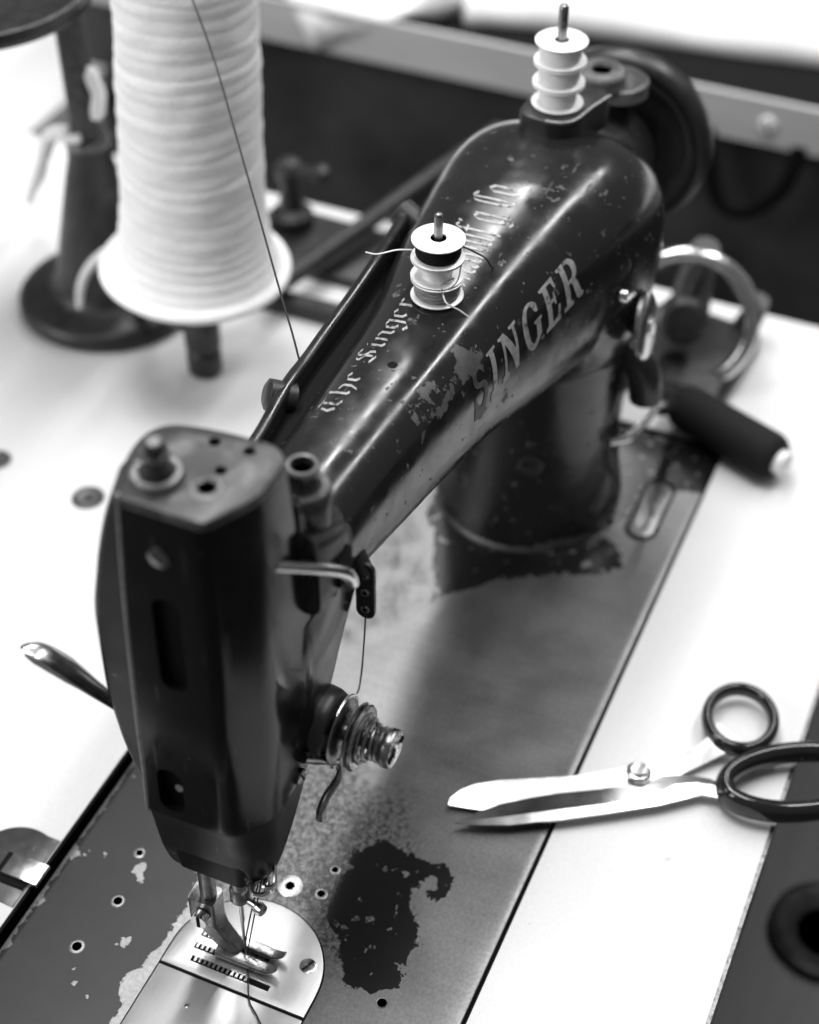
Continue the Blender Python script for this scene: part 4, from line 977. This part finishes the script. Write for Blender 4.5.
# ------------------------------------------------------------------ drawer below the front edge
DR = empty('lower_shelf', (120, -290, -80), 'dark shelf with a black round cup on it, below the front edge of the table', 'shelf')
mb = MB(); mb.box((-120, -430, -215), (420, -60, -200)); link('shelf_board', mb.mesh(), M['dark_wood'], DR, smooth=0)
mb = MB(); mb.lathe([(0, 1.2), (15, 1.2)], (243, -208, -200), seg=32, mi=1); mb.lathe([(15, .8), (17, 3), (26, 7), (30, 5), (31, -.5)], (243, -208, -200), seg=40); link('cup', mb.mesh(), [M['iron'], M['black']], DR)

# ------------------------------------------------------------------ neighbouring bench, cloth, floor
NB = empty('neighbour_bench', (900, 150, -700), 'dark work bench with a pale wooden rail standing beyond the end of the white table', 'bench')
mb = MB(); mb.box((700, -900, -8), (704, 516, 25)); link('rail', mb.mesh(), M['rail'], NB, smooth=0)
mb = MB(); mb.box((704.3, -900, -8), (1500, 516, 8)); link('bench_top', mb.mesh(), M['black'], NB, smooth=0)
mb = MB(); mb.tube([(701, 12, -4), (697, 10, -16), (694, -2, -52), (694, -22, -58), (695, -44, -36), (699, -50, -10), (701, -50, -4)], 5.5, 12, smooth=8, flat=(1, .6)); link('strap', mb.mesh(), M['black'], NB)
mb = MB(); mb.box((722, -900, -740), (740, 530, -8.3)); link('front_panel', mb.mesh(), M['dark_panel'], NB, smooth=0)
screw(NB, (700, -27, 8), (-1, 0, .05), 6, 2.5, .4, 'bobbin')
# cloth with an uneven folded edge and a corner hanging over the rail
cl = MB()
edge_pts = [(712, 510, 26), (710, 460, 27), (708, 370, 28), (703, 335, 27), (697.5, 322, 12), (696.5, 313, -2), (696.5, 308, -6), (697, 300, -1), (698, 286, 8), (699, 268, 17), (703, 250, 26.5), (714, 240, 26), (740, 230, 14), (766, 222, 9), (750, 212, 9), (757, 190, 9), (768, 143, 9), (778, 70, 9), (784, 13, 9), (792, -41, 9), (800, -150, 9), (806, -300, 9), (815, -500, 9)]
ep = catmull([Vector(a) for a in edge_pts], 6)
rings = []
for i, p in enumerate(ep):
    row = []
    for k in range(26):
        t = k/25; x = p.x + (1450-p.x)*t**1.6
        wob = 14*abs(mnoise.noise(Vector((x*.006, p.y*.008, 1.3)))) + 5*abs(mnoise.noise(Vector((x*.02, p.y*.03, 4))))
        e_ = max(0, 1-t*9)**1.5
        zz_ = max(p.z*e_ + (1-e_)*(27 + wob + 10*min(1, t*5)), p.z if k == 0 else (26 if x < 712 else 9))
        row.append((x, p.y, zz_))
    rings.append(row)
cl.loft(rings, False, False, closed=False)
me_ = cl.mesh(); o = link('white_cloth', me_, M['cloth'], None, loc=(900, 100, 10), smooth=80); prop(o, 'heap of white fabric lying on the dark bench beyond the machine', 'fabric')
sd_ = o.modifiers.new('thick', 'SOLIDIFY'); sd_.thickness = .0016
SB = empty('side_cabinet', (900, 900, -700), 'pale cabinet standing beyond the thread stand, left of the dark bench', 'cabinet')
mb = MB(); mb.box((512, 516, -740), (1300, 1500, -95.3)); link('body', mb.mesh(), M['pale'], SB, smooth=0)
mb = MB(); mb.box((505, 510, -95), (1310, 1510, -75)); link('top', mb.mesh(), M['laminate'], SB, smooth=0)
mb = MB(); mb.box((-3000, -3000, -760), (6000, 4000, -741)); o = link('floor', mb.mesh(), M['floor'], None, smooth=0); prop(o, kind='structure')

# ------------------------------------------------------------------ loose threads
def thread(name, pts, r, m, label, smooth=8):
    mb = MB(); mb.tube(pts, r, 6, smooth=smooth); o = link(name, mb.mesh(), m, None, loc=pts[0]); prop(o, label, 'thread'); return o
thread('thread', [(300, 185, 268), (285, 165, 257), (270, 150, 248), (250, 130, 234), (214, 100, 218), (183, 75, 207), (151, 50, 199), (139, 40, 194), (131, 33, 187)], .42, M['thread_dark'], 'dark thread hanging in front of the white cone down to the back of the arm')
thread('thread', [(66.5, -22.4, 141), (64, -23, 132), (55, -26, 124), (46, -29, 124), (40, -31, 128.5)], .35, M['thread_dark'], 'short dark thread running from the three-hole guide down to the tension discs')
thread('thread', [(1, -8.5, 56), (0, -5, 38), (-.4, -1.2, 17), (-.6, -.3, 9), (-1.2, .2, 4.0), (-1.6, .2, 2.2), (-7.6, -4.5, 1.5), (-16.9, -9.8, 1.5), (-22.3, -16.4, 1.4), (-29, -23, 1.4), (-40, -25, 1.4)], .3, M['thread_dark'], 'dark thread through the needle and trailing over the bright slide plate')
thread('thread', [(0, -10.5, 60), (-.5, -7, 40), (-.8, -2.5, 14), (-1.2, -1.8, 6.2), (-2.2, -6, 5.6)], .28, M['thread_dark'], 'second dark thread beside the needle, caught on the presser foot toes')

# ------------------------------------------------------------------ camera
f_px = 1638.558
Rm = Matrix(((0.39838062, 0.62135024, -0.67469753), (-0.91720243, 0.27444685, -0.28882284), (0.00570847, 0.73389564, 0.67923825)))
cam = bpy.data.cameras.new('camera'); co_ = bpy.data.objects.new('camera', cam); COL.objects.link(co_)
cam.sensor_fit = 'AUTO'; cam.sensor_width = 36; cam.lens = f_px/1024*36
mw = Rm.to_4x4(); mw.translation = Vector((-298.2745, -195.197, 562.165))*S
co_.matrix_world = mw
cam.clip_start = .02; cam.clip_end = 50
cam.dof.use_dof = True; cam.dof.focus_distance = .615; cam.dof.aperture_fstop = 5.2; cam.dof.aperture_blades = 0
sc.camera = co_

# ------------------------------------------------------------------ light: a bright work room, ceiling light above and an added fill lamp
wd = bpy.data.worlds.new('World'); sc.world = wd; wd.use_nodes = True
nt = wd.node_tree; bg = nt.nodes['Background']; bg.inputs['Color'].default_value = (.8, .8, .8, 1); bg.inputs['Strength'].default_value = .12
def area(name, loc, target, sx, sy, power):
    l = bpy.data.lights.new(name, 'AREA'); l.shape = 'RECTANGLE'; l.size = sx; l.size_y = sy; l.energy = power
    o = bpy.data.objects.new(name, l); COL.objects.link(o); o.location = loc
    d = Vector(target)-Vector(loc); o.rotation_euler = d.to_track_quat('-Z', 'Y').to_euler(); return o
area('ceiling_light', (.22, .3, 1.9), (.2, .2, 0), .8, .8, 15)
area('fill_light', (-1.3, 1.7, 1.5), (.15, .1, .0), 1.4, 1.2, 26)  # added fill lamp on the camera side, brightens cone and table
for y in (.44, -.5):                                  # two fluorescent tubes on the ceiling, running along the table
    area('fluorescent_tube', (1.2, y, 1.5), (1.2, y, 0), 2.0, .08, 14)
sc.view_settings.view_transform = 'Standard'; sc.view_settings.look = 'None'; sc.view_settings.exposure = .58; sc.view_settings.gamma = 1
sc.cycles.use_denoising = True
sc.cycles.max_bounces = 8
